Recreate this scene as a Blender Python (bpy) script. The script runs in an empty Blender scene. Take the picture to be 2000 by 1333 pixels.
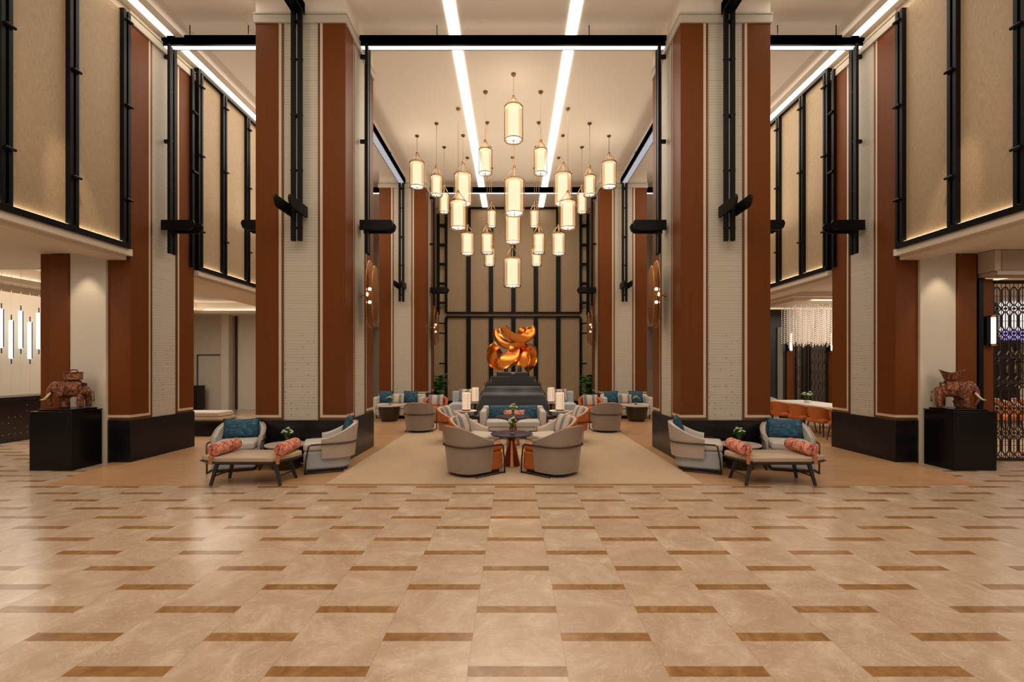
import bpy, bmesh, math, random
from mathutils import Vector, Matrix
random.seed(7)
PI = math.pi
S = bpy.context.scene
COL = S.collection
# ------------------------------------------------------------------ camera, world, exposure
CX, HY, F = 1002.0, 716.0, 885.0        # vanishing point and focal length of the 2000x1333 frame
cam_d = bpy.data.cameras.new('camera'); cam = bpy.data.objects.new('camera', cam_d); COL.objects.link(cam)
cam.location = (0, 0, 1.5); cam.rotation_euler = (PI/2, 0, 0)
cam_d.sensor_width = 36; cam_d.lens = F/2000*36
cam_d.shift_x = (1000-CX)/2000; cam_d.shift_y = (HY-666.5)/2000
cam_d.clip_start = 0.05; cam_d.clip_end = 200
S.camera = cam
S.view_settings.view_transform = 'Standard'; S.view_settings.look = 'None'
S.view_settings.gamma = 1; S.view_settings.exposure = 0.0; S.view_settings.use_curve_mapping = False
try:
    S.cycles.use_denoising = True; S.cycles.max_bounces = 7; S.cycles.diffuse_bounces = 4; S.cycles.glossy_bounces = 3
    S.cycles.transmission_bounces = 4; S.cycles.transparent_max_bounces = 8; S.cycles.sample_clamp_indirect = 4
    S.cycles.caustics_reflective = False; S.cycles.caustics_refractive = False
except Exception: pass
W = bpy.data.worlds.new('world'); S.world = W; W.use_nodes = True
W.node_tree.nodes['Background'].inputs[0].default_value = (1.0, 0.90, 0.79, 1)
W.node_tree.nodes['Background'].inputs[1].default_value = 0.45
def area_light(name, loc, sx, sy, power, col=(1, .89, .775), rot=(0, 0, 0), spread=PI):
    d = bpy.data.lights.new(name, 'AREA'); d.shape = 'RECTANGLE'; d.size = sx; d.size_y = sy
    d.energy = power; d.color = col; d.spread = spread
    o = bpy.data.objects.new(name, d); COL.objects.link(o); o.location = loc; o.rotation_euler = rot; return o
def spot(name, loc, power, angle=60, target=None, col=(1, .80, .58), blend=.6, size=.05):
    d = bpy.data.lights.new(name, 'SPOT'); d.energy = power; d.spot_size = math.radians(angle); d.spot_blend = blend
    d.color = col; d.shadow_soft_size = size
    o = bpy.data.objects.new(name, d); COL.objects.link(o); o.location = loc
    if target is not None:
        o.rotation_euler = (Vector(target)-Vector(loc)).to_track_quat('-Z', 'Y').to_euler()
    return o
area_light('ceiling_wash_front', (0, 2.2, 7.25), 9, 4.5, 290)
area_light('ceiling_wash_middle', (0, 10.9, 7.25), 3.2, 4.5, 150)  # washes are broad area lights added for even general light
area_light('ceiling_fill', (0, 3.2, 3.6), 3.4, 5, 62, col=(1, .90, .79), rot=(PI, 0, 0))  # added fill in mid-air facing up to brighten the ceiling, no lamp there
area_light('ceiling_fill', (0, 11.6, 4.4), 3.0, 6, 52, col=(1, .90, .79), rot=(PI, 0, 0))
for s in (-1, 1):
    area_light('ceiling_fill', (s*4.7, 2.6, 3.6), 1.2, 4, 52, col=(1, .91, .80), rot=(PI, 0, 0))  # added upward fill for the side ceilings, also without a lamp
    area_light('ceiling_fill', (s*4.9, 11.0, 4.4), 1.0, 3.6, 42, col=(1, .91, .80), rot=(PI, 0, 0))
for s in (-1, 1):
    area_light('ceiling_wash_side', (s*4.7, 9.6, 7.2), 1.2, 6, 100)
    area_light('lower_ceiling_wash', (s*8.6, 10.5, 3.1), 3, 5, 140)
    area_light('lower_ceiling_wash_front', (s*8.2, 4.6, 3.1), 3, 3, 60)
    area_light('lower_ceiling_wash_outer', (s*11.2, 9.5, 3.1), 2, 4, 50)  # added to brighten the bar, repeated on the desk side

# ------------------------------------------------------------------ helpers
def px(x, y, Y):
    """the world point seen at pixel x, y at depth Y"""
    return ((x-CX)*Y/F, Y, 1.5+(HY-y)*Y/F)
class MB:
    def __init__(self): self.v = []; self.f = []
    def add(self, vs, fs):
        n = len(self.v); self.v += [tuple(p) for p in vs]; self.f += [tuple(i+n for i in f) for f in fs]; return self
    def box(self, x0, x1, y0, y1, z0, z1):
        x0, x1 = min(x0, x1), max(x0, x1); y0, y1 = min(y0, y1), max(y0, y1)
        vs = [(x, y, z) for z in (z0, z1) for x, y in ((x0, y0), (x1, y0), (x1, y1), (x0, y1))]
        return self.add(vs, [(0, 3, 2, 1), (4, 5, 6, 7), (0, 1, 5, 4), (1, 2, 6, 5), (2, 3, 7, 6), (3, 0, 4, 7)])
    def loft(self, rings, cap=True, closed=False):
        n = len(rings[0]); vs = [p for r in rings for p in r]; fs = []
        m = len(rings)
        for i in range(m if closed else m-1):
            a, b = i*n, ((i+1) % m)*n
            for j in range(n):
                k = (j+1) % n; fs.append((a+j, a+k, b+k, b+j))
        if cap and not closed: fs += [tuple(range(n))[::-1], tuple(range((m-1)*n, m*n))]
        return self.add(vs, fs)
    def tube(self, pts, r, n=8, closed=False, r2=None):
        pts = [Vector(p) for p in pts]; m = len(pts); rings = []
        rr = r if isinstance(r, (list, tuple)) else [r]*m
        prev = None
        for i, p in enumerate(pts):
            if closed: t = pts[(i+1) % m]-pts[i-1]
            else: t = pts[min(i+1, m-1)]-pts[max(i-1, 0)]
            t.normalize()
            if prev is None: u = t.orthogonal().normalized()
            else:
                u = prev - t*prev.dot(t); u = u.normalized() if u.length > 1e-6 else t.orthogonal().normalized()
            prev = u; w = t.cross(u)
            rings.append([p+(u*math.cos(2*PI*k/n)+w*math.sin(2*PI*k/n))*rr[i] for k in range(n)])
        return self.loft(rings, True, closed)
    def lathe(self, prof, c=(0, 0, 0), n=32, sx=1, sy=1):
        rings = [[(c[0]+r*sx*math.cos(2*PI*k/n), c[1]+r*sy*math.sin(2*PI*k/n), c[2]+z) for k in range(n)] for r, z in prof]
        return self.loft(rings)
    def prism(self, poly, z0, z1):
        return self.loft([[(x, y, z0) for x, y in poly], [(x, y, z1) for x, y in poly]])
    def ball(self, c, r, n=10, m=6, s=(1, 1, 1)):
        rings = []
        for i in range(1, m):
            a = PI*i/m
            rings.append([(c[0]+s[0]*r*math.sin(a)*math.cos(2*PI*k/n), c[1]+s[1]*r*math.sin(a)*math.sin(2*PI*k/n), c[2]-s[2]*r*math.cos(a)) for k in range(n)])
        return self.loft(rings)
    def bar(self, p0, p1, w, h, up=(0, 0, 1)):
        p0, p1 = Vector(p0), Vector(p1); t = (p1-p0).normalized(); up = Vector(up)
        if abs(t.dot(up)) > .98: up = Vector((1, 0, 0))
        s = t.cross(up).normalized(); u = s.cross(t)
        r = lambda p: [p+s*w/2+u*h/2, p-s*w/2+u*h/2, p-s*w/2-u*h/2, p+s*w/2-u*h/2]
        return self.loft([r(p0), r(p1)])
    def build(self, name, mat, parent=None, smooth=False, bevel=0, sub=0, weld=False, seg=2):
        me = bpy.data.meshes.new(name); me.from_pydata([tuple(p) for p in self.v], [], self.f)
        bm = bmesh.new(); bm.from_mesh(me)
        if weld: bmesh.ops.remove_doubles(bm, verts=bm.verts, dist=1e-5)
        bmesh.ops.recalc_face_normals(bm, faces=bm.faces); bm.to_mesh(me); bm.free()
        me.materials.append(mat)
        o = bpy.data.objects.new(name, me); COL.objects.link(o)
        if parent is not None: o.parent = parent
        if bevel:
            b = o.modifiers.new('bevel', 'BEVEL'); b.width = bevel; b.segments = seg; b.limit_method = 'ANGLE'; b.angle_limit = math.radians(40)
        if sub:
            b = o.modifiers.new('sub', 'SUBSURF'); b.levels = sub; b.render_levels = sub
        if smooth or sub or bevel:
            for p in me.polygons: p.use_smooth = True
            if smooth == 'auto' or (bevel and not sub):
                try: me.set_sharp_from_angle(angle=math.radians(35))
                except Exception: pass
        return o
def tag(o, label=None, cat=None, group=None, kind=None):
    if label: o['label'] = label
    if cat: o['category'] = cat
    if group: o['group'] = group
    if kind: o['kind'] = kind
    return o
def struct(o, label=None): return tag(o, label, kind='structure')
def empty(name, loc=(0, 0, 0), rz=0):
    o = bpy.data.objects.new(name, None); COL.objects.link(o); o.location = loc; o.rotation_euler = (0, 0, rz)
    o.empty_display_size = .1; return o
def copy_tree(o, parent=None):
    c = o.copy(); COL.objects.link(c)
    if parent is not None: c.parent = parent
    for ch in list(o.children): copy_tree(ch, c)
    return c
_used = {}
def inst(key, make, loc, rz, label, cat, group=None, scale=None):
    """first call builds the thing, later calls copy it and its parts"""
    if key not in _used: o = _used[key] = make()
    else: o = copy_tree(_used[key])
    o.location = loc; o.rotation_euler = (0, 0, rz)
    if scale: o.scale = scale
    return tag(o, label, cat, group)

# ------------------------------------------------------------------ materials
def mat(name, col, rough=.5, metal=0, spec=.5, coat=0, trans=0, emit=None, es=0):
    m = bpy.data.materials.new(name); m.use_nodes = True; b = m.node_tree.nodes['Principled BSDF']
    b.inputs['Base Color'].default_value = (*col, 1); b.inputs['Roughness'].default_value = rough
    b.inputs['Metallic'].default_value = metal; b.inputs['Specular IOR Level'].default_value = spec
    if coat: b.inputs['Coat Weight'].default_value = coat; b.inputs['Coat Roughness'].default_value = .15
    if trans: b.inputs['Transmission Weight'].default_value = trans
    if emit: b.inputs['Emission Color'].default_value = (*emit, 1); b.inputs['Emission Strength'].default_value = es
    return m
def nt(m): t = m.node_tree; return t, t.nodes['Principled BSDF'], t.nodes.new, t.links.new
def math_node(m, op, a, b=None, c=None, clamp=False):
    t = m.node_tree; n = t.nodes.new('ShaderNodeMath'); n.operation = op; n.use_clamp = clamp
    for i, v in enumerate((a, b, c)):
        if v is None: continue
        if isinstance(v, (int, float)): n.inputs[i].default_value = v
        else: t.links.new(v, n.inputs[i])
    return n.outputs[0]
def mixc(m, fac, a, b, blend='MIX'):
    t = m.node_tree; n = t.nodes.new('ShaderNodeMix'); n.data_type = 'RGBA'; n.blend_type = blend
    for s, v in ((n.inputs[0], fac), (n.inputs[6], a), (n.inputs[7], b)):
        if isinstance(v, (int, float)): s.default_value = v
        elif isinstance(v, tuple): s.default_value = (*v, 1) if len(v) == 3 else v
        else: t.links.new(v, s)
    return n.outputs[2]
def noise(m, scale, detail=4, rough=.5, vec=None, dist=0):
    t = m.node_tree; n = t.nodes.new('ShaderNodeTexNoise'); n.inputs['Scale'].default_value = scale
    n.inputs['Detail'].default_value = detail; n.inputs['Roughness'].default_value = rough; n.inputs['Distortion'].default_value = dist
    if vec is not None: t.links.new(vec, n.inputs['Vector'])
    return n.outputs['Fac'], n.outputs['Color']
def coords(m, kind='Object'):
    t = m.node_tree; n = t.nodes.new('ShaderNodeTexCoord'); s = t.nodes.new('ShaderNodeSeparateXYZ')
    t.links.new(n.outputs[kind], s.inputs[0]); return n.outputs[kind], s.outputs[0], s.outputs[1], s.outputs[2]
def comb(m, x, y, z=0):
    t = m.node_tree; n = t.nodes.new('ShaderNodeCombineXYZ')
    for i, v in enumerate((x, y, z)):
        if isinstance(v, (int, float)): n.inputs[i].default_value = v
        else: t.links.new(v, n.inputs[i])
    return n.outputs[0]
def white(m, vec):
    t = m.node_tree; n = t.nodes.new('ShaderNodeTexWhiteNoise'); n.noise_dimensions = '3D'; t.links.new(vec, n.inputs[0]); return n.outputs[0]
def ramp(m, fac, stops):
    t = m.node_tree; n = t.nodes.new('ShaderNodeValToRGB'); e = n.color_ramp.elements
    e[0].position, e[0].color = stops[0][0], (*stops[0][1], 1); e[1].position, e[1].color = stops[-1][0], (*stops[-1][1], 1)
    for p, c in stops[1:-1]: x = e.new(p); x.color = (*c, 1)
    t.links.new(fac, n.inputs[0]); return n.outputs[0]
def bump(m, h, st=.3, d=.01):
    t, b, new, link = nt(m); n = new('ShaderNodeBump'); n.inputs['Strength'].default_value = st; n.inputs['Distance'].default_value = d
    link(h, n.inputs['Height']); link(n.outputs[0], b.inputs['Normal'])
def setc(m, c): m.node_tree.links.new(c, m.node_tree.nodes['Principled BSDF'].inputs['Base Color'])
def emis(name, col, st):
    m = bpy.data.materials.new(name); m.use_nodes = True; t = m.node_tree; t.nodes.clear()
    e = t.nodes.new('ShaderNodeEmission'); e.inputs[0].default_value = (*col, 1); e.inputs[1].default_value = st
    o = t.nodes.new('ShaderNodeOutputMaterial'); t.links.new(e.outputs[0], o.inputs[0]); return m

TW, TP, TS = .4905, .5679, .0777       # marble tile width, pattern period, inlay strip
def make_marble():
    m = mat('marble_floor', (.5, .35, .22), .22)
    v, x, y, z = coords(m)
    xi = math_node(m, 'DIVIDE', math_node(m, 'SUBTRACT', x, .022-TW/2), TW)
    c = math_node(m, 'FLOOR', xi); fx = math_node(m, 'FRACT', xi)
    odd = math_node(m, 'FLOORED_MODULO', c, 2.0)
    yi = math_node(m, 'ADD', math_node(m, 'DIVIDE', math_node(m, 'SUBTRACT', y, 2.1877), TP), math_node(m, 'MULTIPLY', odd, .5))
    r = math_node(m, 'FLOOR', yi); fy = math_node(m, 'FRACT', yi)
    strip = math_node(m, 'LESS_THAN', fy, TS/TP)
    wn = white(m, comb(m, c, r)); wn2 = white(m, comb(m, r, c, 3))
    # every tile shifts the veining
    off = comb(m, math_node(m, 'MULTIPLY', wn, 40), math_node(m, 'MULTIPLY', wn2, 40), 0)
    t = m.node_tree; ad = t.nodes.new('ShaderNodeVectorMath'); ad.operation = 'ADD'; t.links.new(v, ad.inputs[0]); t.links.new(off, ad.inputs[1])
    n1, _ = noise(m, 2.6, 6, .62, ad.outputs[0], 1.4)
    n2, _ = noise(m, 5, 7, .62, ad.outputs[0], 2.2)
    n3, _ = noise(m, 26, 4, .6, ad.outputs[0])
    base = ramp(m, n1, [(.25, (.41, .285, .19)), (.47, (.485, .352, .24)), (.62, (.56, .425, .305)), (.78, (.71, .60, .47))])
    vein = math_node(m, 'SUBTRACT', 1, math_node(m, 'MULTIPLY', math_node(m, 'ABSOLUTE', math_node(m, 'SUBTRACT', n2, .5)), 60), clamp=True)
    base = mixc(m, math_node(m, 'MULTIPLY', vein, .42), base, (.74, .62, .48))
    base = mixc(m, math_node(m, 'MULTIPLY', wn, .22), base, (.40, .25, .15))
    sc = ramp(m, n2, [(.3, (.20, .095, .030)), (.55, (.34, .175, .060)), (.75, (.50, .30, .13))])
    sc = mixc(m, math_node(m, 'MULTIPLY', n3, .6), sc, (.22, .11, .04))
    base = mixc(m, strip, base, sc)
    # joints
    jx = math_node(m, 'LESS_THAN', math_node(m, 'MINIMUM', fx, math_node(m, 'SUBTRACT', 1, fx)), .0035)
    base = mixc(m, math_node(m, 'MULTIPLY', jx, .55), base, (.25, .17, .11))
    setc(m, base); return m
def make_wood():
    m = mat('oak_planks', (.45, .25, .12), .33)
    v, x, y, z = coords(m)
    yi = math_node(m, 'DIVIDE', y, .16); r = math_node(m, 'FLOOR', yi); fy = math_node(m, 'FRACT', yi)
    xi = math_node(m, 'ADD', math_node(m, 'DIVIDE', x, 1.6), math_node(m, 'MULTIPLY', white(m, comb(m, r, 1)), 5)); c = math_node(m, 'FLOOR', xi)
    wn = white(m, comb(m, r, c, 2))
    n1, _ = noise(m, 1, 5, .6, comb(m, math_node(m, 'MULTIPLY', x, 2.0), math_node(m, 'ADD', math_node(m, 'MULTIPLY', y, 40), math_node(m, 'MULTIPLY', wn, 50)), 0))
    base = ramp(m, n1, [(.30, (.36, .19, .085)), (.70, (.58, .35, .185))])
    base = mixc(m, math_node(m, 'MULTIPLY', wn, .35), base, (.42, .22, .09))
    j = math_node(m, 'LESS_THAN', fy, .03); base = mixc(m, math_node(m, 'MULTIPLY', j, .6), base, (.2, .1, .04))
    setc(m, base); return m
def make_stone():
    m = mat('ribbed_stone', (.62, .56, .46), .55)
    v, x, y, z = coords(m); u = math_node(m, 'ADD', x, y)
    zi = math_node(m, 'DIVIDE', z, .042); r = math_node(m, 'FLOOR', zi); fz = math_node(m, 'FRACT', zi)
    wn = white(m, comb(m, r, 5)); wn2 = white(m, comb(m, r, 9))
    n1, _ = noise(m, 1, 3, .5, comb(m, math_node(m, 'MULTIPLY', u, 1.3), math_node(m, 'MULTIPLY', z, 60), 0))
    line = math_node(m, 'LESS_THAN', fz, .17)
    base = mixc(m, n1, (.47, .42, .335), (.585, .53, .43))
    base = mixc(m, math_node(m, 'MULTIPLY', wn, .25), base, (.50, .44, .34))
    base = mixc(m, math_node(m, 'MULTIPLY', line, math_node(m, 'ADD', .18, math_node(m, 'MULTIPLY', wn2, .55))), base, (.26, .22, .16))
    # small four-petal studs, denser towards the foot of the column
    cu = math_node(m, 'DIVIDE', u, .088); cz = math_node(m, 'DIVIDE', z, .088)
    h = white(m, comb(m, math_node(m, 'FLOOR', cu), math_node(m, 'FLOOR', cz), 4))
    prob = math_node(m, 'MULTIPLY', math_node(m, 'DIVIDE', math_node(m, 'SUBTRACT', 2.25, z), 1.6, clamp=True), .42)
    on = math_node(m, 'LESS_THAN', h, prob)
    du = math_node(m, 'SUBTRACT', math_node(m, 'FRACT', cu), .5); dz = math_node(m, 'SUBTRACT', math_node(m, 'FRACT', cz), .5)
    d = math_node(m, 'SQRT', math_node(m, 'ADD', math_node(m, 'MULTIPLY', du, du), math_node(m, 'MULTIPLY', dz, dz)))
    ang = math_node(m, 'ARCTAN2', dz, du)
    rad = math_node(m, 'ADD', .15, math_node(m, 'MULTIPLY', math_node(m, 'COSINE', math_node(m, 'MULTIPLY', ang, 4)), .06))
    dot = math_node(m, 'MULTIPLY', math_node(m, 'LESS_THAN', d, rad), on)
    base = mixc(m, math_node(m, 'MULTIPLY', dot, .75), base, (.28, .25, .18))
    setc(m, base); bump(m, math_node(m, 'SUBTRACT', 1, line), .35, .004); return m
def make_woven(name='woven_cane', a=(.28, .19, .10), b=(.45, .33, .20)):
    m = mat(name, a, .6)
    v, x, y, z = coords(m); u = math_node(m, 'ADD', x, y)
    n1, _ = noise(m, 1, 3, .6, comb(m, math_node(m, 'MULTIPLY', u, 130), math_node(m, 'MULTIPLY', z, 9), 0))
    n2, _ = noise(m, 1, 3, .6, comb(m, math_node(m, 'MULTIPLY', u, 12), math_node(m, 'MULTIPLY', z, 110), 0))
    n3, _ = noise(m, .9, 2)
    f = math_node(m, 'ADD', math_node(m, 'MULTIPLY', n1, .45), math_node(m, 'ADD', math_node(m, 'MULTIPLY', n2, .35), math_node(m, 'MULTIPLY', n3, .2)))
    setc(m, ramp(m, f, [(.35, a), (.62, b)])); bump(m, f, .3, .004); return m
def make_lacquer():
    m = mat('copper_brown_lacquer', (.20, .058, .018), .48, .0, .15)
    v, x, y, z = coords(m); u = math_node(m, 'ADD', x, y)
    s = math_node(m, 'SINE', math_node(m, 'MULTIPLY', u, 180))
    n1, _ = noise(m, 1, 3, .6, comb(m, math_node(m, 'MULTIPLY', u, 60), math_node(m, 'MULTIPLY', z, .6), 0))
    setc(m, mixc(m, n1, (.112, .030, .0050), (.168, .049, .0090))); bump(m, s, .06, .002); return m
def make_fabric(name, a, b, scale=180, rough=.85):
    m = mat(name, a, rough, spec=.2); n1, _ = noise(m, scale, 2); n2, _ = noise(m, 6, 3)
    setc(m, mixc(m, math_node(m, 'ADD', math_node(m, 'MULTIPLY', n1, .6), math_node(m, 'MULTIPLY', n2, .4)), a, b)); bump(m, n1, .15, .002); return m
def make_teal():
    m = mat('teal_velvet', (.02, .12, .18), .6); v, x, y, z = coords(m)
    n1, _ = noise(m, 1, 6, .7, comb(m, math_node(m, 'MULTIPLY', x, 9), 0, math_node(m, 'MULTIPLY', z, 60)))
    n2, _ = noise(m, 9, 5, .6)
    f = math_node(m, 'ADD', math_node(m, 'MULTIPLY', n1, .6), math_node(m, 'MULTIPLY', n2, .4))
    setc(m, ramp(m, f, [(.38, (.002, .014, .030)), (.5, (.005, .055, .10)), (.58, (.02, .15, .23)), (.70, (.14, .33, .37))])); return m
def make_stripe():
    m = mat('striped_linen', (.5, .4, .3), .8); v, x, y, z = coords(m)
    n1, _ = noise(m, 30, 4); k = math_node(m, 'ADD', math_node(m, 'MULTIPLY', x, 4.6), math_node(m, 'MULTIPLY', n1, .12))
    f = math_node(m, 'FRACT', math_node(m, 'ADD', k, .2))
    setc(m, ramp(m, f, [(.0, (.60, .49, .37)), (.45, (.56, .45, .34)), (.5, (.10, .13, .18)), (.68, (.24, .27, .31)), (.73, (.07, .09, .13)), (.8, (.45, .38, .32)), (1, (.60, .49, .37))])); return m
def make_coral():
    m = mat('coral_print', (.6, .15, .08), .75); v, x, y, z = coords(m); n1, _ = noise(m, 20, 4, .6, v, 1.5); n2, _ = noise(m, 17, 3, .6, v, .8)
    c = ramp(m, n1, [(.40, (.16, .04, .09)), (.45, (.55, .10, .05)), (.51, (.66, .18, .09)), (.55, (.76, .52, .38)), (.62, (.66, .18, .09))])
    setc(m, mixc(m, math_node(m, 'GREATER_THAN', n2, .58), c, (.60, .30, .10))); return m
def make_leather(name, a, b, rough=.38):
    m = mat(name, a, rough, 0, .6); n1, _ = noise(m, 60, 3); n2, _ = noise(m, 4, 2)
    setc(m, mixc(m, n2, a, b)); bump(m, n1, .08, .002); return m
def make_blackstone():
    m = mat('black_granite', (.012, .012, .014), .25, 0, .3); n1, _ = noise(m, 55, 5, .7); n2, _ = noise(m, 3, 4)
    f = math_node(m, 'MULTIPLY', n1, n2)
    setc(m, ramp(m, f, [(.2, (.005, .005, .008)), (.36, (.014, .012, .012)), (.45, (.06, .05, .042))])); return m
def make_deskfront():
    m = mat('dark_studded_glass', (.012, .008, .007), .18); v, x, y, z = coords(m)
    cu = math_node(m, 'DIVIDE', y, .11); cz = math_node(m, 'DIVIDE', z, .11)
    h = white(m, comb(m, math_node(m, 'FLOOR', cu), math_node(m, 'FLOOR', cz), 4)); on = math_node(m, 'LESS_THAN', h, math_node(m, 'MULTIPLY', math_node(m, 'SUBTRACT', .75, z), .8))
    du = math_node(m, 'SUBTRACT', math_node(m, 'FRACT', cu), .5); dz = math_node(m, 'SUBTRACT', math_node(m, 'FRACT', cz), .5)
    d = math_node(m, 'SQRT', math_node(m, 'ADD', math_node(m, 'MULTIPLY', du, du), math_node(m, 'MULTIPLY', dz, dz)))
    setc(m, mixc(m, math_node(m, 'MULTIPLY', math_node(m, 'LESS_THAN', d, .09), on), (.014, .009, .008), (.22, .15, .08))); return m
def plaster(name, a, rough=.7):
    m = mat(name, a, rough, spec=.3); n1, _ = noise(m, .8, 3); setc(m, mixc(m, n1, tuple(c*.96 for c in a), tuple(min(1, c*1.04) for c in a))); return m

M = dict(
    marble=make_marble(), wood=make_wood(), stone=make_stone(), woven=make_woven(), lacquer=make_lacquer(),
    ceil=plaster('ceiling_paint', (.74, .66, .56)), wallp=plaster('warm_plaster', (.62, .52, .40)), pale=plaster('pale_wall_panel', (.60, .54, .44), .5),
    stone_plain=plaster('plain_stone', (.50, .45, .37), .6), cream=mat('cream_trim', (.62, .50, .36), .4), bronze=mat('bronze_trim', (.16, .062, .026), .4, .5), blackm=mat('black_metal', (.0025, .0025, .003), .45, 0, .18),
    blacks=make_blackstone(), led=emis('led_white', (1, .90, .76), 5.5), ledb=emis('led_beam', (1, .92, .80), 2.6), ledd=emis('led_beam_dim', (.86, .84, .90), .55), cove=emis('cove_led', (1, .84, .64), 6), coff=emis('coffer_led', (1, .84, .66), 7), upl=emis('screen_uplight', (1, .80, .58), 10),
    gold=mat('brushed_gold', (.56, .25, .085), .26, 1), brass=mat('aged_brass', (.20, .115, .05), .38, .9),
    rug=make_fabric('sand_rug', (.41, .29, .18), (.55, .405, .27), 14, .95),
    taupe=make_leather('taupe_leather', (.27, .21, .165), (.33, .26, .21), .27), orange=make_leather('orange_leather', (.42, .105, .018), (.52, .14, .028), .42),
    greyf=make_fabric('grey_linen', (.50, .46, .41), (.60, .55, .49)), bluef=make_fabric('blue_grey_linen', (.33, .36, .385), (.43, .455, .47)),
    creamf=make_fabric('cream_linen', (.52, .44, .35), (.62, .54, .44)), tan=make_leather('tan_shell_leather', (.40, .33, .26), (.48, .40, .32), .5),
    bencht=make_leather('beige_bench_leather', (.44, .33, .23), (.50, .38, .27), .45),
    teal=make_teal(), stripe=make_stripe(), coral=make_coral(), strap=mat('orange_strap', (.48, .15, .04), .5),
    navy=mat('navy_lacquer_top', (.020, .026, .055), .34), coppr=mat('polished_copper', (.62, .26, .12), .18, 1), darkb=mat('dark_bronze', (.055, .038, .026), .35, .6),
    ttop=mat('beige_stone_top', (.58, .50, .41), .3), frame=mat('bronze_tube', (.07, .048, .036), .35, .6), blackw=mat('black_stained_wood', (.018, .017, .018), .35),
    pedest=mat('graphite_stone', (.024, .024, .025), .20), sculpt=mat('copper_leaf', (.80, .235, .040), .17, 1), plint=mat('black_plinth', (.004, .004, .0045), .25, 0, .25),
    eleph=mat('carved_wood', (.25, .085, .035), .30, .3), ivory=mat('ivory', (.72, .58, .42), .35), leaf=mat('leaf_green', (.030, .125, .018), .45),
    petal=mat('white_petal', (.58, .66, .42), .6), stem=mat('stem_green', (.05, .16, .02), .5), glass=mat('clear_glass', (.9, .9, .9), .03, trans=1.0),
    lampsh=mat('lit_lamp_shade', (.8, .65, .5), .7, emit=(1, .74, .52), es=.36), tubeg=emis('frosted_tube', (.82, .93, .90), 1.6),
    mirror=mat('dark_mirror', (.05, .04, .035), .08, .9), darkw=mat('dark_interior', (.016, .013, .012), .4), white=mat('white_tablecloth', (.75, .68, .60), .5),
    crystal=mat('crystal', (.85, .76, .66), .15, .0, emit=(1, .84, .68), es=.22), lattm=mat('lattice_bronze', (.045, .028, .020), .35, .6),  # crystal emission stands in for light sparkling on the strands
    pleat=plaster('pleated_fabric', (.50, .41, .34)), backlit=emis('backlit_bar_wall', (1, .93, .88), .9), purple=emis('purple_glow', (.45, .38, .95), .9),
    glow=emis('sconce_bulb', (1, .80, .55), 5), planter=mat('brown_planter', (.14, .085, .05), .4), grout=mat('stair_stone', (.45, .36, .27), .5),
    greyg=mat('grey_green_panel', (.18, .18, .14), .5))
_v = coords(M['eleph'])[0]; nm, _ = noise(M['eleph'], 38, 5, .65, _v, .6); setc(M['eleph'], ramp(M['eleph'], nm, [(.38, (.06, .014, .006)), (.5, (.20, .062, .024)), (.62, (.46, .20, .10))])); bump(M['eleph'], nm, .9, .02)
nm, _ = noise(M['sculpt'], 14, 3, .5); bump(M['sculpt'], nm, .10, .01)
# lantern shade: thin gauze round a lit inner tube
def make_shade():
    m = bpy.data.materials.new('lantern_gauze'); m.use_nodes = True; t = m.node_tree; t.nodes.clear()
    o = t.nodes.new('ShaderNodeOutputMaterial'); mx = t.nodes.new('ShaderNodeMixShader'); ad = t.nodes.new('ShaderNodeAddShader')
    tr = t.nodes.new('ShaderNodeBsdfTransparent'); tr.inputs[0].default_value = (1, .93, .82, 1)
    df = t.nodes.new('ShaderNodeBsdfTranslucent'); df.inputs[0].default_value = (.62, .44, .27, 1)
    em = t.nodes.new('ShaderNodeEmission'); em.inputs[0].default_value = (1, .72, .46, 1); em.inputs[1].default_value = .16
    mx.inputs[0].default_value = .48
    t.links.new(df.outputs[0], ad.inputs[0]); t.links.new(em.outputs[0], ad.inputs[1])
    t.links.new(tr.outputs[0], mx.inputs[1]); t.links.new(ad.outputs[0], mx.inputs[2]); t.links.new(mx.outputs[0], o.inputs[0]); return m
M['shade'] = make_shade(); M['core'] = emis('lantern_core', (1, .88, .72), 1.45); M['diffuser'] = emis('lantern_diffuser', (1, .88, .66), 2.2)

# ------------------------------------------------------------------ the hall
CEIL, SOF, LOW, XW = 7.33, 7.08, 3.25, 5.96
YF, YB = -3.0, 16.6
struct(MB().box(-14, 14, YF, 20, -.1, 0).build('floor', M['marble']))
b = MB(); b.prism([(-5.86, 5.70), (5.86, 5.70), (6.25, 7.05), (6.25, 8.5), (7.6, 8.5), (7.6, 19), (-7.6, 19), (-7.6, 8.5), (-6.25, 8.5), (-6.25, 7.05)], .0, .006)
struct(b.build('floor_oak', M['wood']))
b = MB().box(-2.37, 2.40, 5.72, 16.0, .0065, .018)
tag(b.build('rug', M['rug'], bevel=.004), 'large sand coloured rug down the middle of the oak floor', 'rug')
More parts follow.
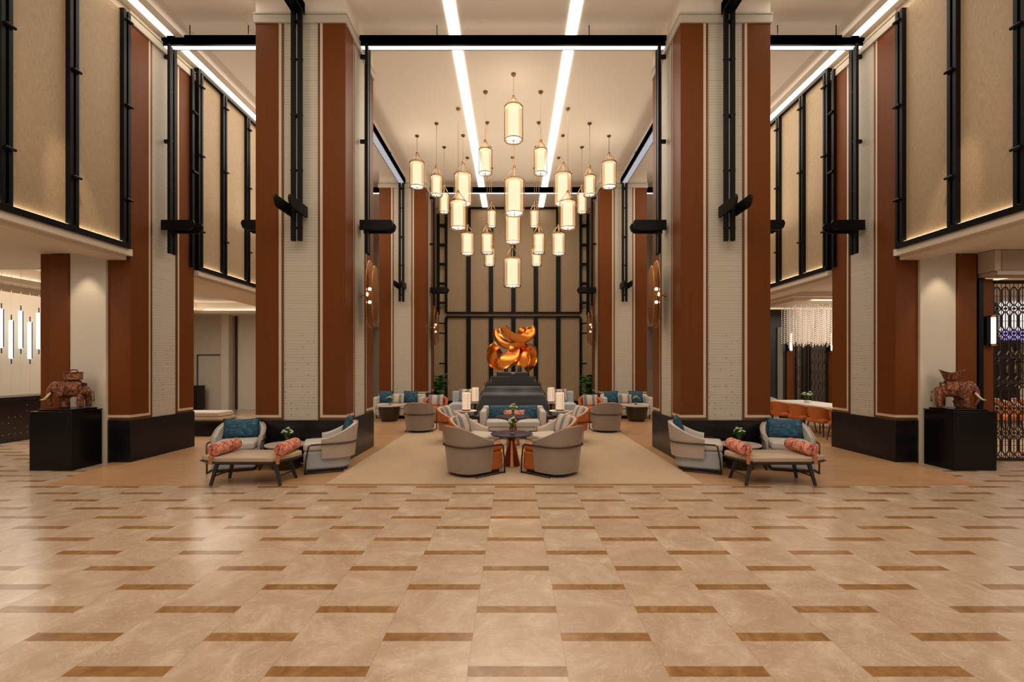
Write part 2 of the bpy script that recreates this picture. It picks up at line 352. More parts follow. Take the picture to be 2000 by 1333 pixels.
# ceiling with a raised middle and two light slots
b = MB().box(-5.58, 5.58, YF, 20, CEIL, CEIL+.1)
for s in (-1, 1):
    b.box(s*5.58, s*5.72, YF, 20, SOF, CEIL+.1); b.box(s*5.87, s*6.9, YF, 20, SOF, CEIL+.1); b.box(s*5.72, s*5.87, YF, 20, SOF+.06, CEIL+.1)
struct(b.build('ceiling', M['ceil']))
for s, nm in ((-1, 'left'), (1, 'right')):
    z = 1.5
    o = MB().box(s*.925, s*1.115, YF, YB-.05, CEIL-.012, CEIL-.001).build('light_strip', M['led'])
    tag(o, 'long white light strip recessed in the ceiling %s of the hanging lanterns' % nm, 'ceiling light', 'ceiling light strips')
    o = MB().box(s*5.725, s*5.865, YF, YB, SOF+.03, SOF+.058).build('cove_light', M['cove'])
    tag(o, 'continuous cove light slot along the top of the %s woven screens' % nm, 'ceiling light', 'cove light slots')
# side walls: the upper wall behind the screens, fascia, low ceilings with a coffer, outer walls
for s, nm in ((-1, 'left'), (1, 'right')):
    struct(MB().box(s*5.99, s*6.2, YF, 20, LOW+.02, SOF).build('wall_upper_'+nm, M['wallp']))
    b = MB()
    for ya, yb in ((YF, 7.03), (8.50, 13.54), (15.0, 20)): b.box(s*5.90, s*6.2, ya, yb, LOW-.04, LOW+.06).box(s*6.0, s*6.35, ya, yb, LOW-.10, LOW)
    struct(b.build('trim_'+('1' if s < 0 else '2'), M['ceil']))
    b = MB(); x0, x1, x2, x3 = 6.2, 7.5, 10.4, 14
    b.box(s*x0, s*x1, YF, 20, LOW, LOW+.1); b.box(s*x2, s*x3, YF, 20, LOW, LOW+.1)
    b.box(s*x1, s*x2, YF, 8.2, LOW, LOW+.1); b.box(s*x1, s*x2, 15, 20, LOW, LOW+.1)
    b.box(s*(x1-.3), s*(x2+.3), 7.9, 15.3, LOW+.4, LOW+.5)
    b.box(s*(x1-.3), s*(x1-.25), 7.9, 15.3, LOW+.1, LOW+.4); b.box(s*(x2+.25), s*(x2+.3), 7.9, 15.3, LOW+.1, LOW+.4)
    b.box(s*(x1-.3), s*(x2+.3), 7.9, 7.95, LOW+.1, LOW+.4); b.box(s*(x1-.3), s*(x2+.3), 15.25, 15.3, LOW+.1, LOW+.4)
    struct(b.build('ceiling_low_'+nm, M['ceil']))
    zc = LOW+.105
    b = MB(); b.box(s*(x1-.25), s*(x1-.20), 8.0, 15.2, zc, zc+.02); b.box(s*(x2+.20), s*(x2+.25), 8.0, 15.2, zc, zc+.02)
    b.box(s*x1, s*x2, 7.96, 8.0, zc, zc+.02); b.box(s*x1, s*x2, 15.2, 15.24, zc, zc+.02)
    tag(b.build('coffer_light', M['coff']), 'hidden light round the coffer in the low ceiling on the %s' % nm, 'ceiling light', 'coffer lights')
    struct(MB().box(s*13.9, s*14, YF, 20, 0, LOW).build('wall_outer_'+nm, M['pale']))
    struct(MB().box(s*3.0, s*14, 19.9, 20, 0, CEIL).build('wall_far_'+nm, M['pale']))
# ------------------------------------------------------------------ far wall
w = struct(empty('wall_back', (0, YB, 0)))
b = MB().box(-3.35, 3.35, .06, .2, 0, CEIL); b.build('wall_panel', M['woven'], w)
zr0, zr1 = 1.5+(HY-619)*YB/F, 1.5+(HY-611)*YB/F
for k in range(7):
    x = (-131+43.75*k+.5)*YB/F; wd = .08 if k in (0, 6) else .155
    MB().box(x-wd/2, x+wd/2, -.03, .06, .25, zr0-.02).box(x-wd/2, x+wd/2, -.03, .06, zr1+.02, CEIL-.02).build('mullion', M['blackm'], w)
xa = 131*YB/F
for z in (zr0, zr1, CEIL-.03): MB().box(-xa, xa, -.045, .06, z-.025, z+.025).build('rail', M['blackm'], w)
MB().box(-3.3, 3.3, -.06, .06, 0, .24).build('skirting', M['blacks'], w)
for s in (-1, 1):
    b = MB(); xo, xi = s*2.70, s*2.50
    b.box(xo-.05, xo+.05, -.30, -.20, 3.35, 7.0)
    for z in (6.6, 5.9, 5.2, 4.5, 3.8): b.box(min(xo, s*2.46), max(xo, s*2.46), -.29, -.06, z-.03, z+.03)
    b.build('ladder_post', M['blackm'], w)
    for z in (3.06, 2.70, 1.6): MB().tube([(s*2.46, -.05, z), (s*2.66, -.25, z)], .025, 6).build('bracket', M['blackm'], w)

# ------------------------------------------------------------------ columns
HC = .70
def column(cx, cy, label):
    c = struct(empty('column', (cx, cy, 0)), label)
    MB().box(-.68, .68, -.68, .68, .66, 6.9).build('stone_cladding', M['stone'], c)
    MB().box(-.71, .71, -.71, .71, .0, .66).build('base', M['blacks'], c, bevel=.004)
    MB().box(-.725, .725, -.725, .725, 6.85, 6.965).box(-.71, .71, -.71, .71, 6.965, 6.98).box(-.73, .73, -.73, .73, 6.98, 7.0).build('capital', M['stone_plain'], c, bevel=.004)
    MB().box(-.70, .70, -.70, .70, 7.0, CEIL).build('neck', M['ceil'], c)
    L = .355
    for sx in (-1, 1):
        for sy in (-1, 1):
            poly = [(sx*.70, sy*.70), (sx*(.70-L), sy*.70), (sx*(.70-L), sy*.675), (sx*.675, sy*.675), (sx*.675, sy*(.70-L)), (sx*.70, sy*(.70-L))]
            MB().prism(poly, .745, 6.85).build('corner_panel', M['lacquer'], c)
            # cream reveal and bronze edge round the panel
            b = MB()
            for (a0, a1, t) in ((.70-L-.045, .70-L, .692),):
                b.box(sx*a0, sx*a1, sy*t, sy*.675, .70, 6.85); b.box(sx*t, sx*.675, sy*a0, sy*a1, .70, 6.85)
            p2 = [(sx*.694, sy*.694), (sx*(.70-L), sy*.694), (sx*(.70-L), sy*.675), (sx*.675, sy*.675), (sx*.675, sy*(.70-L)), (sx*.694, sy*(.70-L))]
            b.prism(p2, .70, .745); b.build('panel_reveal', M['cream'], c)
            b = MB(); a0, a1 = .70-L-.075, .70-L-.045
            b.box(sx*a0, sx*a1, sy*.697, sy*.675, .66, 6.85); b.box(sx*.697, sx*.675, sy*a0, sy*a1, .66, 6.85)
            p3 = [(sx*.697, sy*.697), (sx*a1, sy*.697), (sx*a1, sy*.675), (sx*.675, sy*.675), (sx*.675, sy*a1), (sx*.697, sy*a1)]
            b.prism(p3, .662, .70); b.build('panel_edge', M['bronze'], c)
    return c
XC, YC1, YC2, XC3 = 3.31, 7.76, 14.27, 6.66
for s, nm in ((-1, 'left'), (1, 'right')):
    column(s*XC, YC1, 'tall square stone column with copper corners, front %s of the lounge' % nm)
    column(s*XC, YC2, 'tall square stone column with copper corners, rear %s of the lounge' % nm)
    column(s*XC3, YC1, 'tall square stone column beside the %s elephant plinth' % nm)
    column(s*XC3, YC2, 'tall square stone column at the rear of the %s side bay' % nm)
# ------------------------------------------------------------------ twin posts with crossbars on the column faces
def post(cx, cy, dx, dy, label, cut=0):
    r = empty('twin_post', (cx, cy, 0), math.atan2(dy, dx))          # local +x points away from the column
    for s in (-1, 1):
        b = MB().box(.10, .15, s*.050-.034, s*.050+.034, 3.42, 6.98); b.build('rail', M['blackm'], r, bevel=.006)
        pts = [(.02, -.085), (.02, .085), (.56, .085), (.585, .03), (.56, -.045), (.50, -.085)]
        y = s*.105
        MB().loft([[(x, y-.016, 3.89+z) for x, z in pts], [(x, y+.016, 3.89+z) for x, z in pts]]).build('crossbar', M['blackm'], r, bevel=.004)
    for z in (6.2, 5.35, 4.5, 3.62): MB().tube([(.125, -.09, z), (.125, .09, z)], .020, 8).build('clamp_pin', M['blackm'], r)
    for z in (3.89, 5.35, 6.8): MB().box(-.005, .10, -.02, .02, z-.03, z+.03).build('wall_fixing', M['blackm'], r)
    return tag(r, label, 'bracket', 'black twin posts on the columns')
for s, nm in ((-1, 'left'), (1, 'right')):
    for yc, row in ((YC1, 'front'), (YC2, 'rear')):
        post(s*XC, yc-HC, 0, -1, 'black twin post with crossbar on the front face of the %s %s column' % (row, nm))
        post(s*(XC-HC), yc, -s, 0, 'black twin post with crossbar on the lantern side of the %s %s column' % (row, nm))
    post(s*(XC+HC), YC1, s, 0, 'black twin post on the outer face of the front %s column' % nm)
    post(s*XC, YC1+HC, 0, 1, 'black twin post on the rear face of the front %s column' % nm)
    post(s*(XC3-HC), YC1, -s, 0, 'black twin post on the column beside the %s elephant plinth' % nm)
# ------------------------------------------------------------------ beams
def beam(x0, x1, y0, y1, label, lit=True, z0=6.94, z1=7.12):
    r = empty('ceiling_beam', ((x0+x1)/2, (y0+y1)/2, 0))
    a, c = abs(x1-x0)/2, abs(y1-y0)/2
    if a > c:
        b = MB().box(-a, a, -c, -c+.012, z0, z1).box(-a, a, c-.012, c, z0, z1).box(-a, a, -c, c, z0+.02, z1); e = MB().box(-a+.02, a-.02, -c+.014, c-.014, z0+.004, z0+.016)
    else:
        b = MB().box(-a, -a+.012, -c, c, z0, z1).box(a-.012, a, -c, c, z0, z1).box(-a, a, -c, c, z0+.02, z1); e = MB().box(-a+.014, a-.014, -c+.02, c-.02, z0+.004, z0+.016)
    b.build('beam_body', M['blackm'], r)
    if lit: e.build('light_lens', M['ledb'] if a > c else M['ledd'], r)
    b = MB()
    n = max(2, int(max(a, c)/1.2))
    for k in range(n):
        t = -1+2*(k+.5)/n
        b.tube([(a*t if a > c else 0, 0 if a > c else c*t, z1-.01), (a*t if a > c else 0, 0 if a > c else c*t, CEIL)], .008, 6)
    b.build('hanger', M['blackm'], r)
    return tag(r, label, 'beam', 'black beams under the ceiling')
for yc, row in ((YC1, 'front'), (YC2, 'rear')):
    beam(-2.6, 2.6, yc-.08, yc+.04, 'black beam with a lit underside spanning the %s pair of columns' % row)
    for s, nm in ((-1, 'left'), (1, 'right')):
        beam(s*4.02, s*6.02, yc-.08, yc+.04, 'black beam with lit underside across the %s side bay at the %s columns' % (nm, row))
for s, nm in ((-1, 'left'), (1, 'right')):
    beam(s*XC-.09, s*XC+.09, 1.0, YC1-HC-.05, 'black beam running forward from the front %s column' % nm, False)
    beam(s*XC-.09, s*XC+.09, YC1+HC, YC2-HC, 'black beam with pale underside joining the two %s lounge columns' % nm)
# ------------------------------------------------------------------ woven screens on the upper side walls
def screen(s, y0, y1, ys, z1, label, top=True, ladder=None):
    r = empty('woven_screen', (s*5.90, (y0+y1)/2, 3.32)); oy = (y0+y1)/2; z1 -= 3.32
    def B(x0, x1, a, c, u, v): return MB().box(s*x0, s*x1, a-oy, c-oy, u, v)
    edges = [y0]+ys+[y1]
    for a, c in zip(edges[:-1], edges[1:]): B(.035, .055, a, c, .05, z1).build('woven_panel', M['woven'], r)
    for y in [y0+.03]+ys+[y1-.05]:
        b = B(-.03, .05, y-.062, y-.018, .0, z1+.02); b.box(s*-.03, s*.05, y+.018-oy, y+.062-oy, 0, z1+.02); b.box(s*.0, s*.05, y-.02-oy, y+.02-oy, 0, z1)
        b.build('mullion', M['blackm'], r)
        for z in (.72, 2.15, 3.45): MB().tube([(s*-.05, y-.04-oy, z), (s*-.05, y+.07-oy, z)], .020, 8).box(s*-.06, s*.0, y-.012-oy, y+.012-oy, z-.012, z+.012).build('clamp', M['blackm'], r)
    B(-.035, .06, y0, y1, -.02, .06).build('bottom_rail', M['blackm'], r)
    if top: B(-.035, .06, y0, y1, z1-.04, z1+.03).build('top_rail', M['blackm'], r)
    B(.0, .022, y0+.05, y1-.05, .062, .072).build('uplight', M['upl'], r)
    return tag(r, label, 'screen', 'woven screens on the upper walls')
for s, nm in ((-1, 'left'), (1, 'right')):
    screen(s, 1.2, 6.95, [2.0, 2.82, 3.64, 4.46, 5.26, 6.07], 6.9, 'woven cane screen in black frame high on the %s wall, nearest the camera' % nm, False)
    screen(s, 8.5, 13.5, [9.25, 10.07, 10.89, 11.71, 12.53], 7.06, 'woven cane screen in black frame high on the %s wall, behind the column' % nm)
    r = empty('ladder_bracket', (s*5.925, 8.37, 0))
    MB().box(-.025, .025, -.03, .03, 3.34, 6.98).build('post', M['blackm'], r)
    for z in (4.0, 5.1, 6.2): MB().tube([(s*-.04, -.03, z), (s*-.04, .09, z)], .022, 8).build('clamp', M['blackm'], r)
    tag(r, 'short black ladder bracket beside the %s column at the screen end' % nm, 'bracket', 'ladder brackets')
# ------------------------------------------------------------------ cross walls beside the elephants
for s, nm in ((-1, 'left'), (1, 'right')):
    o = struct(MB().box(s*6.31, s*6.86, 7.02, 7.30, 0, LOW).build('wall_pier_'+nm, M['pale']))
    b = MB().box(s*6.865, s*7.17, 7.0, 7.5, 0, LOW-.02); o = struct(b.build('wall_pilaster_'+nm, M['lacquer'], bevel=.01))
    spot('pier_downlight', (s*6.58, 6.75, LOW-.02), 26, 62, (s*6.58, 7.02, .9), blend=.5)
    spot('elephant_light', (s*4.9, 5.2, 6.9), 380, 14, (s*6.63, 6.8, 1.15))
# ------------------------------------------------------------------ plinths and elephants
def plinth(s, nm):
    x0, x1 = -7.12, -6.43
    r = empty('plinth', (s*6.635, 6.81, 0))
    MB().box(-.305, .305, -.31, .17, 0, .83).build('body', M['plint'], r, bevel=.006)
    b = MB().box(-.312, .312, -.317, .18, .832, .85); b.build('top_slab', M['plint'], r, bevel=.004)
    b = MB(); random.seed(3)
    for i in range(22):
        a = random.uniform(-.9, .9); rr = random.uniform(.01, .11); b.ball((-s*.27+rr*math.cos(a)*s*.3, -.311, .70+rr*math.sin(a)*1.4), .010, 6, 4, (1, .3, 1))
    b.build('carved_studs', M['blacks'], r)
    o = MB().box(-.25, .25, -.25, .15, .851, .875).build('base_board', M['plint'], bevel=.004); o.location = (s*6.635, 6.81, 0)
    tag(o, 'thin black base board under the %s elephant' % nm, 'board', 'elephant base boards')
    return tag(r, 'black stone plinth carrying the %s elephant' % nm, 'plinth', 'elephant plinths')
def skin(name, pts, edges, radii, matr, parent, sub=2):
    me = bpy.data.meshes.new(name); bm = bmesh.new(); lay = bm.verts.layers.skin.verify()
    vs = [bm.verts.new(p) for p in pts]
    for a, c in edges: bm.edges.new((vs[a], vs[c]))
    for i, v in enumerate(vs):
        rr = radii[i]; v[lay].radius = rr if isinstance(rr, tuple) else (rr, rr); v[lay].use_root = (i == 0)
    bm.to_mesh(me); bm.free(); me.materials.append(matr)
    o = bpy.data.objects.new(name, me); COL.objects.link(o); o.parent = parent
    k = o.modifiers.new('skin', 'SKIN'); k.use_smooth_shade = True; k.branch_smoothing = .6
    k = o.modifiers.new('sub', 'SUBSURF'); k.levels = sub; k.render_levels = sub
    return o
def elephant(kind):
    """local -x is the head end, about 0.62 m long"""
    r = empty('elephant_figure')
    P = [(.05, 0, .275), (.16, 0, .275), (.245, 0, .25), (-.055, 0, .285), (-.13, 0, .315), (-.195, 0, .345), (-.25, 0, .285), (-.278, 0, .20), (-.278, 0, .125), (-.255, 0, .065), (-.225, 0, .045)]
    R = [(.150, .135), (.145, .130), (.105, .105), (.135, .125), (.105, .105), (.100, .095), (.068, .062), (.046, .044), (.034, .034), (.027, .027), (.02, .02)]
    E = [(0, 1), (1, 2), (0, 3), (3, 4), (4, 5), (5, 6), (6, 7), (7, 8), (8, 9), (9, 10)]
    def leg(root, x, y, dx):
        n = len(P); P.extend([(x, y, .19), (x+dx, y*1.08, .10), (x+dx*.6, y*1.08, .045), (x+dx*.6, y*1.08, .005)]); R.extend([(.075, .068), (.054, .050), (.050, .048), (.060, .056)])
        E.extend([(root, n), (n, n+1), (n+1, n+2), (n+2, n+3)])
    leg(2, .235, .072, .02); leg(1, .195, -.072, -.03); leg(3, -.105, .066, -.025); leg(3, -.055, -.072, .03)
    skin('body', P, E, R, M['eleph'], r)
    for s in (-1, 1):
        pts = []
        b = MB(); n = 14; rings = []
        for t in (0, 1):
            rings.append([(-.125+.085*math.cos(2*PI*k/n)*(1 if math.sin(2*PI*k/n) > 0 else .7)+.03*t, s*(.100+.014*t+.040*max(0, math.cos(2*PI*k/n))), .300+.105*math.sin(2*PI*k/n)-.02) for k in range(n)])
        b.loft(rings); b.build('ear', M['eleph'], r, smooth=True, bevel=.006)
        b = MB().tube([(-.235, s*.05, .235), (-.285, s*.068, .175), (-.325, s*.075, .140), (-.375, s*.070, .135)], [.018, .016, .012, .004], 8)
        b.build('tusk', M['ivory'], r, smooth=True)
    MB().tube([(.325, 0, .25), (.345, .01, .20), (.345, .02, .13), (.34, .02, .09)], [.012, .009, .008, .014], 6).build('tail', M['eleph'], r, smooth=True)
    # saddle cloth
    b = MB(); rings = []
    for x in (-.01, .05, .10, .15):
        rings.append([(x, .142*math.cos(PI*(k-.6)/8.8), .270+.150*math.sin(PI*k/10)) for k in range(11)]+[(x, .128*math.cos(PI*(k-.6)/8.8), .270+.132*math.sin(PI*k/10)) for k in range(10, -1, -1)])
    b.loft(rings).build('saddle_cloth', M['eleph'], r, smooth='auto')
    if kind == 'box':
        MB().box(-.06, .17, -.095, .095, .421, .525).build('howdah_box', M['eleph'], r, bevel=.006)
        MB().box(-.07, .18, -.105, .105, .526, .54).build('howdah_lid', M['eleph'], r, bevel=.004)
        MB().tube([(.0, 0, .54), (.01, 0, .565), (.06, 0, .573), (.11, 0, .565), (.12, 0, .54)], .011, 8).build('handle', M['eleph'], r, smooth=True)
    else:
        b = MB(); n = 28; prof = [(.085, .415), (.10, .43), (.115, .47), (.15, .545), (.16, .555), (.145, .55), (.10, .47), (.085, .44), (.02, .435)]
        rings = []
        for rr, z in prof:
            rings.append([(.06+rr*1.12*math.cos(2*PI*k/n), rr*.8*math.sin(2*PI*k/n), z+.025*math.cos(4*PI*k/n)*(z-.39)*6) for k in range(n)])
        b.loft(rings).build('howdah_seat', M['eleph'], r, smooth=True)
    return r
for s, nm in ((-1, 'left'), (1, 'right')): plinth(s, nm)
o = elephant('box'); o.location = (-6.63, 6.77, .876); o.rotation_euler = (0, 0, math.radians(30)); o.scale = (.80, .90, 1)
tag(o, 'carved wooden elephant with a boxed saddle on the left plinth, head to the left', 'elephant figure', 'carved elephants')
o = elephant('seat'); o.location = (6.62, 6.77, .876); o.rotation_euler = (0, 0, math.radians(180-32)); o.scale = (.82, .92, 1.0)
tag(o, 'carved wooden elephant carrying an open basket seat on the right plinth, head to the right', 'elephant figure', 'carved elephants')

# ------------------------------------------------------------------ hanging lanterns
def lantern(X, Y, zt, zb, zh, w, label):
    r = empty('lantern', (X, Y, 0)); R = w/2; rs = R*.90
    MB().lathe([(.012, CEIL-.03), (.045, CEIL-.028), (.05, CEIL-.002)], n=20).build('canopy', M['brass'], r, smooth='auto')
    MB().tube([(0, 0, zh), (0, 0, CEIL-.02)], .0055, 6).build('rod', M['brass'], r)
    MB().lathe([(.028, zh-.025), (.034, zh-.02), (.034, zh+.012), (.028, zh+.02)], n=14).build('hub', M['brass'], r, smooth='auto')
    b = MB()
    for k in range(4):
        a = PI/2*k; c, q = math.cos(a)*R, math.sin(a)*R
        b.tube([(c*.06, q*.06, zh-.01), (c, q, zt+.02)]+([(c, q, zb-.02)] if k % 2 == 0 else []), .0095 if k % 2 == 0 else .007, 6)
    for z in (zt+.015, zb-.012):
        b.tube([(R*math.cos(2*PI*k/32), R*math.sin(2*PI*k/32), z) for k in range(32)], .009, 6, closed=True)
    b.tube([(-R, 0, zb-.02), (R, 0, zb-.02)], .006, 6); b.tube([(0, -R, zb-.02), (0, R, zb-.02)], .006, 6)
    b.build('frame', M['brass'], r)
    n = 32
    def cyl(rr, z0, z1):
        m = MB(); m.add([(rr*math.cos(2*PI*k/n), rr*math.sin(2*PI*k/n), z) for z in (z0, z1) for k in range(n)], [(k, (k+1) % n, n+(k+1) % n, n+k) for k in range(n)]); return m
    cyl(rs, zb, zt).build('shade', M['shade'], r, smooth=True)
    cyl(rs*.66, zb+.03, zt-.02).build('inner_tube', M['core'], r, smooth=True)
    MB().lathe([(rs*.88, zb+.012), (rs*.9, zb+.004), (rs*.6, zb-.012), (rs*.1, zb-.018)], n=24).build('diffuser', M['diffuser'], r, smooth=True)
    MB().lathe([(.018, zb-.03), (.022, zb-.024), (.012, zb-.014)], n=10).build('finial', M['brass'], r)
    l = bpy.data.lights.new('lantern_bulb', 'POINT'); l.energy = 5.5; l.color = (1, .82, .62); l.shadow_soft_size = .12
    lo = bpy.data.objects.new('lantern_bulb', l); COL.objects.link(lo); lo.parent = r; lo.location = (0, 0, (zt+zh)/2)
    return tag(r, label, 'pendant light', 'hanging gauze lanterns')
# canopy pixel (x, y), shade x0, x1, top y, bottom y, hub y
L = [
 (1003, 144.5, 985, 1021, 211, 273, 189, 'highest centre lantern, hung on its own nearest the camera'),
 (947, 179, 935, 961, 295, 338, 275, 'small upper lantern just left of the top centre one', 'small upper lantern just right of the top centre one'),
 (895, 212, 879, 911, 396, 445, 374, 'long-rod lantern low in the left front row, fourth out from centre', 'long-rod lantern low in the right front row, fourth out from centre'),
 (853, 240.6, 841, 864, 346, 381, 325, 'small lantern second from the far left of the cluster', 'small lantern second from the far right of the cluster'),
 (814, 265, 800, 829, 320, 365, 300, 'outermost lantern on the far left of the cluster', 'outermost lantern on the far right of the cluster'),
 (952, 239, 940, 963, 459, 494, 438, 'small low lantern left of the lowest centre one, in front', 'small low lantern right of the lowest centre one, in front'),
 (904, 264, 887, 922, 343, 398, 317, 'large lantern high behind the left front row', 'large lantern high behind the right front row'),
 (867, 287, 858, 877, 381, 415, 363, 'small lantern half hidden at the left rear of the cluster', 'small lantern half hidden at the right rear of the cluster'),
 (1003, 239, 985, 1024, 354, 417, 325, 'largest centre lantern, second from the top'),
 (1003, 272, 986.5, 1017, 424, 473, 400, 'centre lantern tucked under the largest one'),
 (1001, 307, 984, 1018, 507, 559, 482, 'lowest centre lantern above the copper sculpture'),
 (961, 328, 951, 969, 413.5, 442.5, 396, 'tiny rear lantern left of the centre column of lanterns', 'tiny rear lantern right of the centre column of lanterns'),
 (957, 287, 946, 966.5, 487, 518, 470, 'small rear lantern lowest on the left beside the bottom one', 'small rear lantern lowest on the right beside the bottom one'),
 (914, 307.6, 900, 926, 458, 496, 440, 'low lantern at the left rear, below the long-rod one', 'low lantern at the right rear, below the long-rod one'),
]
for e in L:
    cx, cy, a, c, yt, yb, yh = e[:7]
    Y = (CEIL-1.5)*F/(HY-cy); w = (c-a)*Y/F*.98
    z = lambda y: 1.5+(HY-y)*Y/F
    X = ((a+c)/2-CX)*Y/F
    lantern(X, Y, z(yt), z(yb), z(yh), w, 'Cylindrical gauze pendant, '+e[7])
    if len(e) > 8: lantern(-X, Y, z(yt), z(yb), z(yh), w, 'Cylindrical gauze pendant, '+e[8])

# ------------------------------------------------------------------ gilt sconces on the inner column faces
def sconce(s):
    r = empty('wall_sconce')
    MB().tube([(0, 0, 2.72), (-s*.20, 0, 2.72)], .012, 8).build('arm', M['gold'], r); MB().lathe([(.04, -.006), (.04, .006)], (0, 0, 0), 16).build('wall_plate', M['gold'], r).matrix_local = Matrix.Translation((-s*.004, 0, 2.72)) @ Matrix.Rotation(PI/2, 4, 'Y')
    def oval(x, y, hz, hy, z):
        b = MB(); n = 36; q = []
        for k in range(n):
            a = 2*PI*k/n; ca, sa = math.cos(a), math.sin(a); q.append((y+hy*math.copysign(abs(ca)**.8, ca), z+hz*math.copysign(abs(sa)**.8, sa)))
        return b.loft([[(x, u, v) for u, v in q], [(x-s*.02, u, v) for u, v in q]])
    oval(-s*.14, .02, .58, .24, 2.74).build('back_plate', M['gold'], r, bevel=.006)
    oval(-s*.24, -.04, .50, .17, 2.72).build('front_plate', M['gold'], r, bevel=.006)
    b = MB(); b.ball((-s*.20, -.16, 2.80), .028); b.ball((-s*.20, -.16, 2.58), .028); b.build('bulb', M['glow'], r, smooth=True)
    MB().tube([(-s*.20, -.16, 2.55), (-s*.20, -.16, 2.83)], .012, 8).tube([(-s*.20, -.16, 2.70), (-s*.20, 0, 2.70)], .01, 6).build('lamp_holder', M['gold'], r)
    return r
for s, nm in ((-1, 'left'), (1, 'right')):
    for yc, row in ((YC1, 'front'), (YC2, 'rear')):
        o = sconce(s); o.location = (s*(XC-HC), yc+.02, 0)
        tag(o, 'gilt oval wall light low on the lantern side of the %s %s column' % (row, nm), 'wall light', 'gilt oval wall lights')
        spot('sconce_glow', (s*(XC-HC-.18), yc-.1, 2.72), 14, 150, (s*(XC-HC), yc-.1, 2.72), size=.03)

# ------------------------------------------------------------------ sculpture on its stepped pedestal
r = empty('sculpture_pedestal', (0, 11.6, 0))
hf = F/11.6*0+11.05   # front face depth
def sq(h, z, n=6, rr=.05):
    pts = []
    for k, (sx, sy) in enumerate(((1, 1), (-1, 1), (-1, -1), (1, -1))):
        for j in range(n):
            a = PI/2*k+PI/2*j/(n-1); pts.append((sx*(h-rr)+rr*math.cos(a), sy*(h-rr)*.85+rr*math.sin(a), z))
    return pts
k0 = 10.95/F
prof = [(.99, .018), (.98, .10), (.98, .16), (.95, .22), (.95, .30), (.90, .34), (.86, .48), (.85, .56), (.835, .66), (.82, .70), (.815, .75), (.79, .84), (.74, .93), (.69, 1.01), (.685, 1.03), (.705, 1.05), (.705, 1.10)]
MB().loft([sq(h, z) for h, z in prof]).build('stepped_body', M['pedest'], r, smooth='auto')
MB().loft([sq(.565, 1.10), sq(.565, 1.24), sq(.55, 1.25)]).build('upper_block', M['pedest'], r, smooth='auto')
MB().loft([sq(.41, 1.25), sq(.41, 1.35), sq(.40, 1.36)]).build('top_plate', M['pedest'], r, smooth='auto')
tag(r, 'dark grey stepped stone pedestal under the copper sculpture', 'pedestal')
def ribbon(pts, t0, wd, y0, roll=0.0, tp=None):
    """closed rounded band: points in the picture plane, thickness t0 in plane, width wd in depth"""
    Y = 11.6; q = [Vector((900+.15*a-CX, 0, 600+.15*c)) for a, c in pts]
    C3 = [Vector((v.x*Y/F, 0, 1.5+(HY-v.z)*Y/F)) for v in q]
    out = []; n = 8*len(C3)                # Catmull-Rom
    for i in range(n+1):
        u = i/n*(len(C3)-1); k = min(int(u), len(C3)-2); f = u-k
        p0, p1, p2, p3 = C3[max(k-1, 0)], C3[k], C3[k+1], C3[min(k+2, len(C3)-1)]
        out.append(.5*((2*p1)+(p2-p0)*f+(2*p0-5*p1+4*p2-p3)*f*f+(3*p1-p0-3*p2+p3)*f**3))
    rings = []; m = len(out)
    for i, p in enumerate(out):
        t = (out[min(i+1, m-1)]-out[max(i-1, 0)]).normalized(); nrm = Vector((-t.z, 0, t.x)); u = i/(m-1)
        ang = roll*(u-.5); a = (nrm*math.cos(ang)+Vector((0, 1, 0))*math.sin(ang)); d = (Vector((0, 1, 0))*math.cos(ang)-nrm*math.sin(ang))
        th = t0*(tp[0]+(tp[1]-tp[0])*u if tp else 1)*(.80+.20*math.sin(PI*u)); wq = wd*(.75+.25*math.sin(PI*u)); off = Vector((0, y0+.16*(u-.5)*(1 if roll >= 0 else -1), 0))
        ring = []
        for (sx, sy) in ((1, 1), (.6, 1.05), (-.6, 1.05), (-1, 1), (-1.02, 0), (-1, -1), (-.6, -1.05), (.6, -1.05), (1, -1), (1.02, 0)):
            ring.append(p+off+a*sx*th/2+d*sy*wq/2)
        rings.append(ring)
    return rings
r = empty('sculpture', (0, 11.6, 0))
bands = [([(560, 275), (600, 330), (680, 395), (780, 420), (870, 390), (915, 325), (905, 262)], .21, .30, -.20, .5, (.9, 1.1)),
         ([(455, 285), (470, 370), (530, 450), (620, 500), (720, 500), (810, 430), (830, 350), (765, 290)], .22, .36, .12, -.7, (.8, .9)),
         ([(500, 530), (440, 580), (440, 690), (510, 745), (620, 700), (710, 620), (740, 530)], .34, .44, -.06, .9, (.8, 1.0)),
         ([(690, 520), (790, 580), (830, 680), (800, 780)], .27, .36, .16, -.5, None),
         ([(850, 560), (905, 550), (935, 620), (930, 700), (880, 770), (830, 800)], .26, .40, -.02, .8, (1.0, .6))]
for bd in bands: MB().loft(ribbon(*bd)).build('copper_band', M['sculpt'], r, smooth='auto', bevel=.012)
MB().lathe([(.05, 1.362), (.05, 1.44), (.03, 1.5)], (-.18, 0, 0), 16).lathe([(.05, 1.362), (.05, 1.44), (.03, 1.5)], (.17, 0, 0), 16).build('support_pin', M['pedest'], r)
tag(r, 'abstract sculpture of interlocking curved polished copper bands on the stepped pedestal', 'sculpture')
spot('sculpture_light', (-1.2, 8.6, 6.9), 170, 14, (0, 11.6, 1.9)); spot('sculpture_light', (1.2, 8.6, 6.9), 170, 14, (0, 11.6, 1.9))
spot('sculpture_uplight', (0, 10.9, 1.40), 10, 100, (0, 11.5, 2.0), size=.1)

